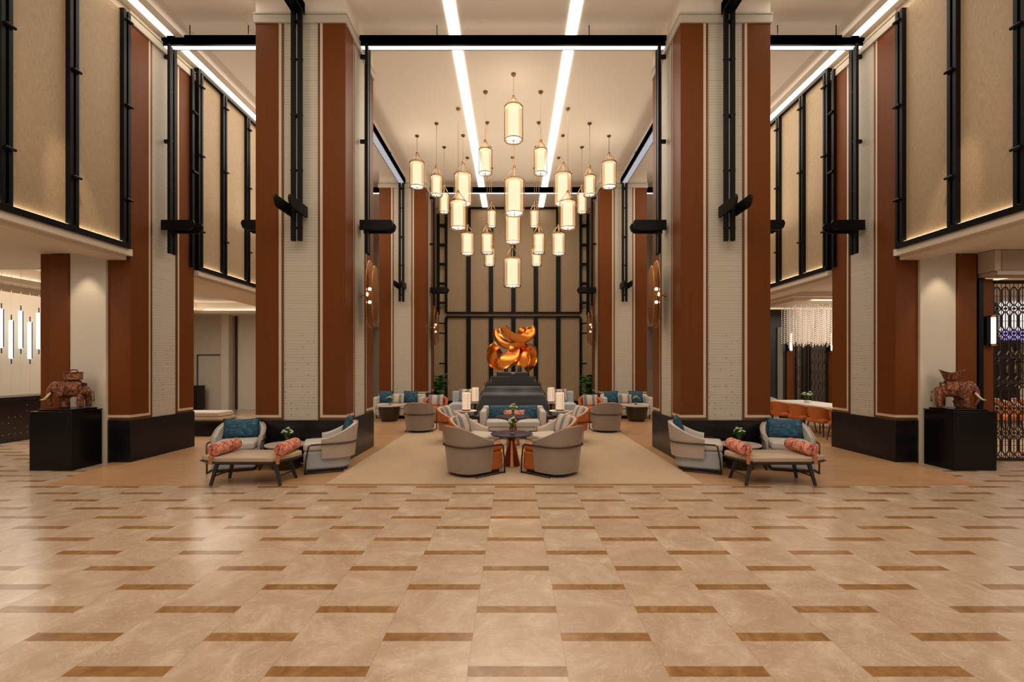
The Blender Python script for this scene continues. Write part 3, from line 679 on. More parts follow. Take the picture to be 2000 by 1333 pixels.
# ------------------------------------------------------------------ seating
def upath(a, b, front, n=18, p=2.5):
    """plan of a tub back from the left arm tip round the back (+y) to the right arm tip"""
    pts = [(-a, -front), (-a, -front*.5), (-a, 0)]
    for k in range(1, n):
        t = PI-PI*k/n; c, q = math.cos(t), math.sin(t)
        pts.append((a*math.copysign(abs(c)**(2/p), c), b*abs(q)**(2/p)))
    return pts+[(a, 0), (a, -front*.5), (a, -front)]
def tub_chair(shell_m, inner_m, base_m, z0=.05, w=.335, frame_m=None):
    r = empty('tub_chair')
    P = upath(w, .34, .14); n = len(P)
    Ls = [0]
    for i in range(1, n): Ls.append(Ls[-1]+math.dist(P[i], P[i-1]))
    def top(i):
        u = abs(Ls[i]/Ls[-1]*2-1); s_ = max(0, 1-u); k = min(1, s_/.85); return .475+.20*(k*k*(3-2*k))
    def sc(z): return .87+.13*min(1, z/.42)+max(0, z-.42)*.30
    def off(i, d):
        a, c = Vector(P[max(i-1, 0)]), Vector(P[min(i+1, n-1)]); t = (c-a).normalized(); return Vector(P[i])+Vector((t.y, -t.x))*d*1.0
    def shell(d0, d1, za, zt_off, name, m):
        rings = []
        for i in range(n):
            T = top(i)+zt_off; ring = []
            zs = [za+(T-za)*k/5 for k in range(6)]
            po, pi = off(i, d0), off(i, d1)
            for z in zs: ring.append((po.x*sc(z), po.y*sc(z), z))
            mid = (po+pi)/2; ring.append((mid.x*sc(T), mid.y*sc(T), T+abs(d1-d0)*.42))
            for z in zs[::-1]: ring.append((pi.x*sc(z), pi.y*sc(z), z))
            rings.append(ring)
        return MB().loft(rings).build(name, m, r, smooth='auto')
    shell(-.0, .018, z0, 0, 'outer_shell', shell_m)
    shell(.019, .065, .25, -.012, 'upholstery', inner_m)
    def plan(k, f, bk): q = [(x, y) for x, y in upath(w*k, bk, f, 12)]; return q
    MB().prism(plan(.81, .37, .255), .045, .30).build('base', base_m, r, bevel=.03, seg=3, smooth='auto')
    MB().prism(plan(.78, .375, .235), .302, .415).build('seat_cushion', inner_m, r, bevel=.035, seg=4, smooth='auto')
    MB().prism(plan(.72, .32, .22), .012, .044).build('plinth_base', M['blackw'], r)
    fm = frame_m or M['frame']
    ring = [off(i, -.014) for i in range(1, n-1)]
    pts = [(p.x*sc(.41), p.y*sc(.41), .41) for p in ring]
    MB().tube([(-w*1.02, -.27, .405)]+pts+[(w*1.02, -.27, .405)], .012, 8).build('back_rail', fm, r, smooth=True)
    for s in (-1, 1):
        MB().tube([(s*w*1.02, -.27, .405), (s*w*1.01, -.30, .39), (s*w*.98, -.335, .20), (s*w*.96, -.35, .001)], .0115, 8).tube([(s*w*.96, -.345, .014), (s*w*.90, .15, .014)], .010, 6).build('leg', fm, r, smooth=True)
    return r
def pillow(w, h, t, m, name='cushion'):
    n = 12; b = MB(); vs = []; fs = []
    for side in (1, -1):
        for j in range(n+1):
            for i in range(n+1):
                u, v = i/n*2-1, j/n*2-1
                k = (1-abs(u)**2.4)*(1-abs(v)**2.4); pinch = 1-.07*(1-abs(v)**2)*abs(u)**2; pv = 1-.07*(1-abs(u)**2)*abs(v)**2
                vs.append((u*w/2*pinch, -side*t/2*max(k, 0)**.45, v*h/2*pv+h/2))
    N = (n+1)**2
    for s_ in (0, 1):
        for j in range(n):
            for i in range(n):
                a = s_*N+j*(n+1)+i; fs.append((a, a+1, a+n+2, a+n+1))
    b.add(vs, fs); o = b.build(name, m, smooth=True, weld=True); return o
def cushion(w, h, t, m, loc, rz, lean, label, group, cat='cushion'):
    o = pillow(w, h, t, m); o.rotation_euler = (lean, 0, rz); o.location = loc
    return tag(o, label, cat, group)
def on_chair(cx, cy, rz, d, z=.43):
    """point a distance d behind the chair centre"""
    return (cx-math.sin(rz)*d, cy+math.cos(rz)*d, z)
# chair facing local -y;  rz turns it
mk_taupe = lambda: tub_chair(M['taupe'], M['orange'], M['orange'])
mk_orange = lambda: tub_chair(M['orange'], M['creamf'], M['creamf'], .24)
mk_light = lambda: tub_chair(M['tan'], M['greyf'], M['bluef'], .20)
mk_rust = lambda: tub_chair(M['orange'], M['orange'], M['orange'], .10)
GC = 'tub chairs of the lounge'
for s, nm in ((-1, 'left'), (1, 'right')):
    rz = math.atan2(-s*.62, .50)+PI if False else None
    def face(cx, cy, tx, ty): return math.atan2(tx-cx, -(ty-cy))
    cx, cy = s*.59, 6.30
    inst('taupe', mk_taupe, (cx, cy, .018), face(cx, cy, s*-.15, 7.0), 'taupe leather tub chair with orange seat, front %s at the copper table, back to camera' % nm, 'armchair', GC)
    cx, cy = s*.65, 7.26; rz = face(cx, cy, -s*.1, 6.95)
    inst('orange', mk_orange, (cx, cy, .018), rz, 'cream tub chair with orange outside, rear %s at the copper table' % nm, 'armchair', GC)
    cushion(.42, .34, .12, M['stripe'], on_chair(cx, cy, rz, .10, .415), rz, -.34, 'blue and cream striped cushion in the cream tub chair, rear %s of the copper table' % nm, 'striped cushions')
    cx, cy = s*1.12, 8.92; rz = face(cx, cy, -s*.2, 8.6)
    inst('orange', mk_orange, (cx, cy, .018), rz, 'cream tub chair with orange outside, %s of the flowered table before the small sofa' % nm, 'armchair', GC)
    cushion(.42, .34, .12, M['stripe'], on_chair(cx, cy, rz, .10, .415), rz, -.34, 'striped cushion in the further cream tub chair on the %s' % nm, 'striped cushions')
    # chair and lounge groups in front of the columns
    cx, cy = s*4.06, 6.72; rz = face(cx, cy, s*3.62, 5.5)
    inst('light', mk_light, (cx, cy, .006), rz, 'pale grey tub chair behind the %s daybed, facing the camera' % nm, 'armchair', GC)
    cushion(.50, .30, .12, M['teal'], on_chair(cx, cy, rz, .12, .418), rz, -.25, 'wide teal velvet cushion on the pale chair behind the %s daybed' % nm, 'teal cushions')
    cx, cy = s*2.66, 6.66; rz = face(cx, cy, s*4.3, 6.0)
    inst('light', mk_light, (cx, cy, .006), rz, 'pale grey tub chair seen from the side, by the %s front column base' % nm, 'armchair', GC)
    cushion(.42, .34, .12, M['teal'], on_chair(cx, cy, rz, .16, .44), rz, -.30, 'dark teal cushion in the side-on pale chair by the %s front column' % nm, 'teal cushions')
    cx, cy = s*2.13, 10.35; rz = face(cx, cy, s*2.1, 13)
    inst('taupe', mk_taupe, (cx, cy, .018), rz, 'taupe tub chair seen squarely from behind, before the %s rear sofa' % nm, 'armchair', GC)
    cx, cy = s*2.10, 12.15; rz = face(cx, cy, s*2.3, 9)
    inst('rust', mk_rust, (cx, cy, .018), rz, 'orange tub chair facing the camera near the %s rear column' % nm, 'armchair', GC)
    cushion(.42, .33, .12, M['stripe'], on_chair(cx, cy, rz, .10, .415), rz, -.25, 'striped cushion in the orange chair near the %s rear column' % nm, 'striped cushions')

# ------------------------------------------------------------------ tables
def copper_table():
    r = empty('pedestal_table')
    MB().lathe([(.285, .455), (.315, .470), (.315, .482), (.30, .486), (.02, .487)], n=48).build('table_top', M['navy'], r, smooth='auto')
    MB().lathe([(.055, .38), (.14, .425), (.26, .452), (.28, .456), (.02, .457)], n=40).build('under_cone', M['darkb'], r, smooth='auto')
    MB().lathe([(.128, .0), (.130, .012), (.122, .03), (.085, .22), (.052, .36), (.060, .385)], n=36).build('pedestal', M['coppr'], r, smooth='auto')
    return r
inst('ptable', copper_table, (-.02, 6.76, .018), 0, 'round navy topped table on a polished copper cone, nearest the camera', 'side table', 'copper cone tables')
inst('ptable', copper_table, (-.0, 8.55, .018), 0, 'round navy topped cone table in front of the small sofa', 'side table', 'copper cone tables', scale=(1.05, 1.05, 1.12))
def drum(R=.27, H=.36):
    r = empty('drum_table')
    MB().lathe([(R*.99, H-.03), (R*1.04, H-.02), (R*1.04, H-.004), (R*1.02, H), (.01, H)], n=48).build('table_top', M['ttop'], r, smooth='auto')
    MB().lathe([(R*.62, 0), (R*.66, .01), (R*.84, H*.45), (R*.90, H*.8), (R*.86, H-.031)], n=40).build('drum', M['darkb'], r, smooth='auto')
    return r
def bouquet(loc, sz, label, seed, big=1.0):
    r = empty('flower_bunch', loc); random.seed(seed)
    b1, b2, b3 = MB(), MB(), MB()
    for i in range(16):
        a, q = random.uniform(0, 2*PI), random.uniform(.1, 1)**.6; x, y = math.cos(a)*q*sz, math.sin(a)*q*sz; z = .13+sz*1.2*(1.1-q*.9)+random.uniform(-.01, .015)
        b1.tube([(0, 0, .01), (x*.4, y*.4, z*.5), (x, y, z)], .0022, 4)
        for j in range(5):
            aa = 2*PI*j/5+a; b2.ball((x+.012*math.cos(aa), y+.012*math.sin(aa), z+.004), .010*big, 6, 4, (1, 1, .8))
        b2.ball((x, y, z+.008), .009, 6, 4)
        for j in range(6):
            aa = random.uniform(0, 2*PI); l = sz*.6; c = Vector((x*.8, y*.8, z*.85)); d = Vector((math.cos(aa)*l, math.sin(aa)*l, random.uniform(-.2, .4)*l)); n_ = Vector((-d.y, d.x, 0)).normalized()*l*.28
            b3.add([c, c+d*.5+n_, c+d, c+d*.5-n_, c+d*.5+Vector((0, 0, .006))], [(0, 1, 4), (1, 2, 4), (2, 3, 4), (3, 0, 4)])
    b1.build('stems', M['stem'], r); b2.build('blossoms', M['petal'], r, smooth=True); b3.build('foliage', M['leaf'], r)
    return tag(r, label, 'flowers', 'small white and green bouquets')
def vase(loc, label, h=.11):
    o = MB().lathe([(.028, 0), (.034, .012), (.030, h*.45), (.016, h*.75), (.022, h), (.019, h), (.013, h*.75), (.026, h*.45), (.028, .016), (.004, .012)], n=20).build('vase', M['glass'], smooth=True)
    o.location = loc; return tag(o, label, 'vase', 'small glass vases')
def vase_set(x, y, z, where, seed, sz=.075):
    vase((x, y, z+.001), 'clear glass bud vase on '+where); bouquet((x, y, z+.016), sz, 'white and green flowers in the vase on '+where, seed)
vase_set(-.01, 6.72, .018+.488, 'the copper cone table nearest the camera', 1)
vase_set(.0, 8.50, .018+.488*1.12, 'the cone table before the small sofa', 2)
for s, nm in ((-1, 'left'), (1, 'right')):
    inst('drum', drum, (s*3.33, 6.64, .006), 0, 'dark drum table with beige top between the pale chairs on the %s' % nm, 'side table', 'drum tables')
    vase_set(s*3.31, 6.64, .367, 'the %s front drum table' % nm, 3+s)
    inst('drum', drum, (s*3.37, 12.36, .006), 0, 'dark drum table with beige top before the %s rear sofa' % nm, 'side table', 'drum tables', scale=(1.2, 1.2, 1.22))
    vase_set(s*3.35, 12.36, .006+.36*1.22+.001, 'the %s rear drum table' % nm, 8+s, .09)
# ------------------------------------------------------------------ daybeds with bolsters
def daybed(s):
    r = empty('daybed')
    poly = [(-.62, -.26), (.36, -.26), (.66, .02), (.62, .28), (-.30, .33), (-.58, .12)]
    # outline in world-like coordinates for the left one: long edge to the camera
    P = [(-4.08+3.30, 5.70-5.85), (-3.66+3.30-.02, 5.52-5.85), (-2.86+3.30, 5.52-5.85), (-2.68+3.30, 5.95-5.85), (-2.80+3.30, 6.12-5.85), (-3.70+3.30, 6.12-5.85)]
    P = [(-.64, -.12), (-.55, -.18), (-.36, -.285), (.38, -.285), (.54, .14), (.53, .22), (.47, .275), (-.37, .275), (-.52, -.02)]
    P = [(-s*x, y) for x, y in P] if s > 0 else P
    def inset(k): return [(x*k, y*k) for x, y in P]
    MB().loft([[(x, y, .268) for x, y in inset(.93)], [(x, y, .288) for x, y in inset(1.0)], [(x, y, .300) for x, y in inset(1.0)]]).build('frame_tray', M['blackw'], r, bevel=.004)
    Q = [(x*.97+.0, y*.95) for x, y in P]
    MB().loft([[(x, y, .301) for x, y in Q], [(x, y, .355) for x, y in Q], [(x*.97, y*.96, .362) for x, y in Q]]).build('seat_pad', M['bencht'], r, bevel=.008, smooth='auto')
    fx = [(-.36, -.20, -.43, -.22), (.37, -.20, .44, -.22), (-.36, .13, -.43, .16), (.38, .13, .46, .16)]
    for x0, y0, x1, y1 in fx:
        m = 1 if s < 0 else -1
        MB().loft([[(m*x0-.022, y0-.018, .275), (m*x0+.022, y0-.018, .275), (m*x0+.022, y0+.018, .275), (m*x0-.022, y0+.018, .275)],
                   [(m*x1-.015, y1-.013, 0), (m*x1+.015, y1-.013, 0), (m*x1+.015, y1+.013, 0), (m*x1-.015, y1+.013, 0)]]).build('leg', M['blackw'], r)
    m = 1 if s < 0 else -1
    MB().tube([(m*-.405, -.21, .11), (m*-.405, .15, .11)], .010, 6).build('stretcher', M['blackw'], r)
    MB().tube([(m*.42, -.21, .11), (m*.435, .15, .11)], .010, 6).build('stretcher', M['blackw'], r)
    return r
def bolster(loc, rz, label, s):
    o = MB(); n = 22; rr = .080; Lb = .262
    rings = []
    for y, k in ((-Lb-.012, .35), (-Lb-.006, .8), (-Lb+.012, .98), (-Lb+.05, 1.0), (-.1, 1.0), (0, 1.01), (.1, 1.0), (Lb-.05, 1.0), (Lb-.012, .98), (Lb+.006, .8), (Lb+.012, .35)):
        rings.append([(rr*k*math.cos(2*PI*j/n), y, rr+rr*k*math.sin(2*PI*j/n)) for j in range(n)])
    o = o.loft(rings).build('bolster', M['coral'], smooth=True)
    o.location = loc; o.rotation_euler = (0, 0, rz)
    b = MB().box(-.02, .02, -Lb-.065, -Lb-.058, -.085, .02).box(-.02, .02, -Lb-.062, -Lb+.05, -.001+.004, .008)
    b.build('strap', M['strap'], o).parent = o
    return tag(o, label, 'bolster', 'coral printed bolsters')
for s, nm in ((-1, 'left'), (1, 'right')):
    o = daybed(s); o.location = (s*3.36, 5.90, .006)
    tag(o, 'low beige leather daybed on splayed black legs before the %s front column' % nm, 'daybed', 'low daybeds')
    bolster((s*3.76, 5.925, .370), s*-.05, 'coral floral bolster on the outer end of the %s daybed' % nm, s)
    bolster((s*2.95, 5.94, .370), s*-.10, 'coral floral bolster on the column-side end of the %s daybed' % nm, s)

# ------------------------------------------------------------------ sofas
def sofa(w, fab, d=.80, h=.72, arms=True):
    r = empty('sofa')
    MB().box(-w/2+.12, w/2-.12, -d/2, d/2-.18, .10, .28).build('base', fab, r, bevel=.02)
    for k in (-1, 1): MB().box(min(0, k*(w/2-.125))+.002, max(0, k*(w/2-.125))-.002, -d/2-.01, d/2-.19, .281, .43).build('seat_cushion', fab, r, bevel=.035, seg=3)
    MB().box(-w/2+.02, w/2-.02, d/2-.18, d/2, .10, h).build('backrest', fab, r, bevel=.05, seg=3)
    if arms:
        for k in (-1, 1): MB().box(k*(w/2-.12), k*w/2, -d/2+.02, d/2-.10, .10, h-.06).build('arm', fab, r, bevel=.045, seg=3)
    for x in (-w/2+.1, w/2-.1):
        for y in (-d/2+.08, d/2-.08): MB().tube([(x, y, 0), (x, y, .10)], .02, 8).build('leg', M['blackw'], r)
    return r
o = sofa(1.36, M['greyf'], h=.74); o.location = (0, 9.62, .018); o.scale = (1, 1, .84); tag(o, 'small grey two-seat sofa in front of the stone pedestal, facing the camera', 'sofa')
cushion(.46, .29, .12, M['teal'], (-.30, 9.70, .384), 0, -.2, 'teal cushion on the left half of the small grey sofa', 'teal cushions')
cushion(.46, .29, .12, M['teal'], (.30, 9.70, .384), 0, -.2, 'teal cushion on the right half of the small grey sofa', 'teal cushions')
cushion(.46, .20, .10, M['coral'], (.02, 9.54, .384), 0, -.2, 'small coral print cushion in the middle of the grey sofa', 'small print cushions')
for s, nm in ((-1, 'left'), (1, 'right')):
    o = sofa(1.42, M['greyf'], .68, .68); o.location = (s*3.27, 13.14, .006); tag(o, 'pale grey sofa against the base of the rear %s column' % nm, 'sofa', 'pale sofas by the rear columns')
    cushion(.42, .36, .12, M['teal'], (s*3.27-.42, 13.13, .44), 0, -.2, 'teal cushion at the left end of the sofa by the rear %s column' % nm, 'teal cushions')
    cushion(.42, .36, .12, M['teal'], (s*3.27+.30, 13.13, .44), 0, -.2, 'teal cushion at the right end of the sofa by the rear %s column' % nm, 'teal cushions')
    cushion(.36, .26, .10, M['stripe'], (s*3.27-.04, 12.98, .44), 0, -.2, 'small patterned cushion in the middle of the sofa by the rear %s column' % nm, 'small print cushions')
    # long sofa seen end-on behind the tub chairs, its seat turned outwards
    r = empty('chaise_sofa', (s*1.34, 11.0, .018)); m = -s
    MB().box(-m*.16, m*.26, -.28, .28, .05, .60).build('backrest', M['bluef'], r, bevel=.03)
    MB().box(-m*.40, -m*.165, -.26, .26, .05, .38).build('seat', M['bluef'], r, bevel=.04, seg=3)
    MB().box(-m*.36, m*.22, -.22, .22, 0, .05).build('plinth_base', M['blackw'], r)
    tag(r, 'blue grey chaise sofa standing %s of the stone pedestal' % nm, 'sofa', 'blue grey chaise sofas')
    r = empty('chaise_sofa', (s*1.42, 13.4, .018))
    MB().box(-.40, .40, .15, .38, .05, .74).build('backrest', M['bluef'], r, bevel=.04); MB().box(-.40, .40, -.38, .16, .05, .42).build('seat', M['bluef'], r, bevel=.04)
    MB().box(-.35, .35, -.33, .33, 0, .05).build('plinth_base', M['blackw'], r)
    tag(r, 'blue grey sofa behind the table lamps, %s rear of the stone pedestal' % nm, 'sofa', 'blue grey chaise sofas')
    cushion(.42, .38, .12, M['stripe'], (s*1.42, 13.45, .46), s*.2, -.2, 'tilted striped cushion on the sofa at the %s rear of the pedestal' % nm, 'striped cushions')
    # lamp tables and lantern lamps flanking the pedestal
    for (lx, ly, hh, wh) in ((-(CX-910.5)*10.45/F, 10.45, 0, 'front'), (-(CX-928)*12.85/F, 12.85, 0, 'rear')):
        X = -s*lx if s > 0 else lx
        r = empty('lamp_table', (s*abs(lx), ly, .018))
        MB().lathe([(.24, .44), (.25, .45), (.25, .462), (.01, .464)], n=32).build('table_top', M['ttop'], r, smooth='auto'); MB().lathe([(.15, 0), (.14, .02), (.03, .05), (.03, .44)], n=20).build('pedestal', M['darkb'], r, smooth='auto')
        tag(r, 'round lamp table at the %s %s of the stone pedestal' % (wh, nm), 'side table', 'lamp tables')
        r = empty('table_lamp', (s*abs(lx), ly, .484))
        MB().lathe([(.075, 0), (.09, .004), (.09, .02), (.02, .024)], n=24).build('base', M['brass'], r, smooth='auto')
        b = MB().lathe([(.100, .026), (.100, .40), (.098, .405), (.02, .405)], n=32); b.build('lamp_shade', M['lampsh'], r, smooth='auto')
        b = MB()
        for k in range(4): b.tube([(.103*math.cos(PI/2*k+.5), .103*math.sin(PI/2*k+.5), .02), (.103*math.cos(PI/2*k+.5), .103*math.sin(PI/2*k+.5), .42)], .003, 4)
        b.tube([(.103*math.cos(2*PI*k/24), .103*math.sin(2*PI*k/24), .42) for k in range(24)], .004, 5, closed=True); b.tube([(-.1, 0, .42), (.1, 0, .42)], .003, 4); b.lathe([(.012, .42), (.012, .455), (.004, .46)], n=8)
        b.build('wire_frame', M['brass'], r)
        tag(r, 'lit cylindrical table lamp at the %s %s of the stone pedestal' % (wh, nm), 'table lamp', 'lantern table lamps')
        l = bpy.data.lights.new('lamp_bulb', 'POINT'); l.energy = 4; l.color = (1, .7, .45); l.shadow_soft_size = .1
        lo = bpy.data.objects.new('lamp_bulb', l); COL.objects.link(lo); lo.parent = r; lo.location = (0, 0, .56)
    # leafy plants before the far wall
    r = empty('potted_plant', (s*2.62, 15.7, .006)); random.seed(20+s)
    MB().lathe([(.17, 0), (.21, .02), (.25, .50), (.235, .50), (.22, .47), (.01, .46)], n=28).build('planter', M['planter'], r, smooth='auto')
    b, b2 = MB(), MB()
    for i in range(120):
        a = random.uniform(0, 2*PI); q = random.uniform(.05, .30); z = random.uniform(.55, 1.18); q *= 1.0-.5*abs(z-.85)
        c = Vector((q*math.cos(a), q*math.sin(a), z)); aa = a+random.uniform(-.8, .8); l = random.uniform(.15, .24)
        d = Vector((math.cos(aa)*l, math.sin(aa)*l, random.uniform(-.6, .5)*l)); n_ = Vector((-d.y, d.x, 0)).normalized()*l*.42
        b.add([c, c+d*.35+n_, c+d*.75+n_*.7, c+d, c+d*.75-n_*.7, c+d*.35-n_, c+d*.5+Vector((0, 0, l*.15))], [(0, 1, 6), (1, 2, 6), (2, 3, 6), (3, 4, 6), (4, 5, 6), (5, 0, 6)])
        b2.tube([(0, 0, .46), tuple(c*.5+Vector((0, 0, .25))), tuple(c)], .005, 4)
    b2.build('stems', M['stem'], r); b.build('leaves', M['leaf'], r)
    tag(r, 'bushy green plant in a brown planter at the %s end of the far wall' % nm, 'potted plant', 'planters by the far wall')

# ------------------------------------------------------------------ left side zone: reception desk, tube lights, bench
r = empty('reception_desk', (-10.1, 9.6, 0))
MB().box(-.38, .20, -2.2, 2.0, 0, .85).build('body', M['darkw'], r); MB().box(.201, .215, -2.18, 1.98, .06, .80).build('front_panel', make_deskfront(), r)
MB().box(-.42, .26, -2.25, 2.05, .851, .895).build('counter_top', M['blacks'], r, bevel=.005)
tag(r, 'dark glossy reception desk with small gold studs under the hanging tubes', 'desk')
struct(MB().box(-11.0, -10.85, 6.5, 13.6, 0, LOW).build('wall_desk', M['wallp']))
def tube_light():
    r = empty('tube_pendant')
    n = 16
    MB().lathe([(.012, -.41), (.040, -.40), (.042, -.385), (.042, .385), (.040, .40), (.012, .41)], n=n).build('frosted_tube', M['tubeg'], r, smooth='auto')
    MB().tube([(.044, 0, -.40), (.044, 0, .40)], .010, 6).tube([(0, 0, .40), (0, 0, .52)], .010, 6).tube([(0, 0, -.52), (0, 0, -.40)], .010, 6).build('stem', M['darkb'], r)
    MB().tube([(0, 0, .52), (0, 0, 1.35)], .006, 5).tube([(0, 0, -1.2), (0, 0, -.52)], .004, 5).build('cord', M['cream'], r)
    return r
words = ['nearest the left edge of the picture', 'second in from the picture edge', 'third in, hung high', 'fourth in, hung low', 'fifth in, hung high', 'beside the copper pilaster']
for k in range(6):
    Y = 9.39+.185*k; hi = k % 2 == 0; z = 2.29 if hi else 2.07
    wd = words[k] if 0 <= k < 6 else ('just outside the visible row' if k < 0 else 'number %s hidden behind the copper pilaster' % ('one' if k == 6 else 'two'))
    o = inst('tube', tube_light, (-10.6, Y, z), 0, 'glowing white tube pendant over the desk, '+wd, 'pendant light', 'tube pendants over the desk')
struct(MB().box(-13.9, -9.9, 15.8, 15.9, 0, LOW+.5).box(-9.9, -7.2, 15.8, 15.9, 0, LOW+.5).build('wall_service', M['pale']))
b = MB().box(-9.66, -9.60, 15.74, 15.8, .0, LOW).box(-11.0, -10.98, 15.76, 15.8, .1, 1.9).box(-11.0, -10.2, 15.76, 15.8, 1.88, 1.91)
struct(b.build('trim_3', M['darkb']))
struct(MB().box(-9.95, -9.70, 15.45, 15.8, 0, LOW).build('wall_return', M['pale']))
r = empty('low_cabinet', (-10.95, 15.3, .0)); MB().box(-.5, .42, -.2, .2, .08, .86).build('body', M['mirror'], r, bevel=.004); MB().box(-.45, .38, -.16, .16, 0, .08).build('plinth_base', M['blackw'], r)
tag(r, 'low black gloss cabinet beyond the left side bay', 'cabinet')
r = empty('bench', (-6.85, 9.95, .006)); MB().box(-.55, .62, -.3, .3, 0, .32).build('base', M['blacks'], r, bevel=.006)
MB().box(-.48, .60, -.28, .28, .321, .40).build('lower_pad', M['bencht'], r, bevel=.025, seg=3); MB().box(-.45, .56, -.26, .26, .401, .51).build('upper_pad', M['creamf'], r, bevel=.03, seg=3)
tag(r, 'black stone bench with two stacked beige pads in the left side bay', 'bench')

# ------------------------------------------------------------------ right side zone: dining and bar
def dining_chair(m_shell, m_in):
    r = empty('dining_chair')
    P = upath(.24, .22, .12, 12); n = len(P); rings = []
    for i, (x, y) in enumerate(P):
        u = abs(i/(n-1)*2-1); T = .63-.15*u*u; rings.append([(x*.90, y*.88, .36), (x*1.0, y*1.0, .5), (x*1.04, y*1.06, T), (x*.97, y*.98, T+.008), (x*.93, y*.92, .5), (x*.84, y*.80, .36)])
    MB().loft(rings).build('backrest', m_shell, r, smooth='auto')
    rim = [(x*1.01, y*1.02, .641-.15*abs(i/(n-1)*2-1)**2) for i, (x, y) in enumerate(P)]
    MB().tube(rim, .010, 6).build('rim_piping', M['creamf'], r, smooth=True)
    MB().box(-.21, .21, -.22, .19, .29, .385).build('seat', m_in, r, bevel=.03, seg=3)
    for sx in (-1, 1):
        for sy in (-1, 1): MB().tube([(sx*.17, sy*.16, .30), (sx*.21, sy*.20, .0)], [.014, .009], 8).build('leg', M['blackw'], r)
    return r
wd = ['nearest the right column', 'second from the right column', 'third from the right column', 'fourth from the right column', 'at the far end of the row']
for k, Y in enumerate((9.05, 9.72, 10.40, 11.08, 11.76)):
    inst('dchair', lambda: dining_chair(M['orange'], M['orange']), (6.62, Y, .006), PI/2+.28, 'orange leather chair at the long white table, '+wd[k], 'dining chair', 'orange dining chairs')
for k, Y in enumerate((9.2, 10.1, 11.0)):
    inst('gchair', lambda: dining_chair(M['greyf'], M['greyf']), (7.85, Y, .0), -PI/2, 'grey dining chair on the far side of the long table, %s' % ('near the column', 'half way along', 'towards the far end')[k], 'dining chair', 'grey dining chairs')
inst('gchair', None, (7.0, 12.35, .0065), 0, 'grey dining chair at the far head of the long white table', 'dining chair', 'grey dining chairs')
r = empty('dining_table', (7.22, 10.2, .0)); MB().box(-.42, .42, -1.65, 1.75, .585, .615).build('table_top', M['white'], r, bevel=.006)
for y in (-1.4, 1.5): MB().box(-.3, .3, y-.05, y+.05, .007, .583).build('leg', M['blackw'], r)
tag(r, 'long white topped dining table in the right side bay', 'dining table')
for k, (Y, x) in enumerate(((9.75, 7.05), (11.0, 7.15))):
    o = MB().lathe([(.05, 0), (.075, .03), (.07, .06), (.06, .06), (.01, .02)], n=16).build('flower_bowl', M['white'], smooth=True); o.location = (x, Y, .616)
    tag(o, 'low white flower bowl on the long table, %s' % ('near end' if k == 0 else 'far end'), 'bowl', 'low flower bowls')
    bouquet((x, Y, .64), .12, 'white lilies and greenery on the long table, %s' % ('near end' if k == 0 else 'far end'), 40+k, 1.8)
# dining room back wall: dark doorway, copper panels with wall lights, lattice screens
YD = 13.9
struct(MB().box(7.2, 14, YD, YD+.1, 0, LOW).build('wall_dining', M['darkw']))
def lattice(w, h, name='lattice_screen', cell=.12, rb=.006):
    """panel of stretched hexagons joined by rings, origin bottom left, in the xz plane"""
    b = MB(); nx = max(1, round(w/cell)); cw = w/nx; ch = cw*2.9; nz = max(1, round(h/ch)); ch = h/nz
    for i in range(nx):
        for j in range(nz):
            cx, cz = (i+.5)*cw, (j+.5)*ch; a, c = cw*.40, ch*.36
            hexa = [(cx-a*.35, cz-c), (cx-a, cz-c*.6), (cx-a, cz+c*.6), (cx-a*.35, cz+c), (cx+a*.35, cz+c), (cx+a, cz+c*.6), (cx+a, cz-c*.6), (cx+a*.35, cz-c)]
            b.tube([(x, 0, z) for x, z in hexa], rb*1.15, 5, closed=True)
            rr = ch*.14
            b.tube([(cx+rr*math.cos(2*PI*k/10), 0, j*ch+rr*math.sin(2*PI*k/10)) for k in range(10)] if j else [(cx-rr, 0, .004), (cx, 0, rr), (cx+rr, 0, .004)], rb, 5, closed=bool(j))
            if j: b.ball((cx, 0, j*ch), rb*2.6, 6, 4)
            b.tube([(cx, 0, j*ch), (cx, 0, (j+1)*ch)], rb*.6, 4)
        b.tube([((i+.5)*cw-cw/2+.002, 0, 0), ((i+.5)*cw-cw/2+.002, 0, h)], rb*.5, 4)
    for z in [j*ch for j in range(nz+1)]+[(j+.5)*ch for j in range(nz)]: b.tube([(0, 0, z), (w, 0, z)], rb*.5, 4)
    return b
def lattice_panel(x, y, z, w, h, label, cell=.12, rb=.006):
    r = empty('lattice_screen', (x, y, z)); lattice(w, h, cell=cell, rb=rb).build('lattice', M['lattm'], r)
    MB().box(-.04, 0, -.03, .03, 0, h+.04).box(w, w+.04, -.03, .03, 0, h+.04).box(-.04, w+.04, -.03, .03, h, h+.05).box(-.04, w+.04, -.03, .03, -.04, 0.0).build('frame', M['lattm'], r)
    return tag(r, label, 'screen', 'bronze lattice screens')
def wx(x, Y): return (x-CX)*Y/F
lattice_panel(7.60, 7.18, .05, 1.35, 2.76, 'bronze lattice screen standing beside the right elephant plinth', .14, .009)
r = empty('copper_door_panel', (0, YD-.03, 0))
tag(r, 'row of copper wall panels behind the long dining table', 'wall panel')
for a, c in ((1535, 1549), (1616, 1629)):
    MB().box(wx(a, YD), wx(c, YD), -.02, .02, .02, 2.25).build('panel', M['lacquer'], r)
MB().box(wx(1517, YD), wx(1527, YD), -.02, .02, 0, 2.7).build('side_panel', M['greyg'], r)
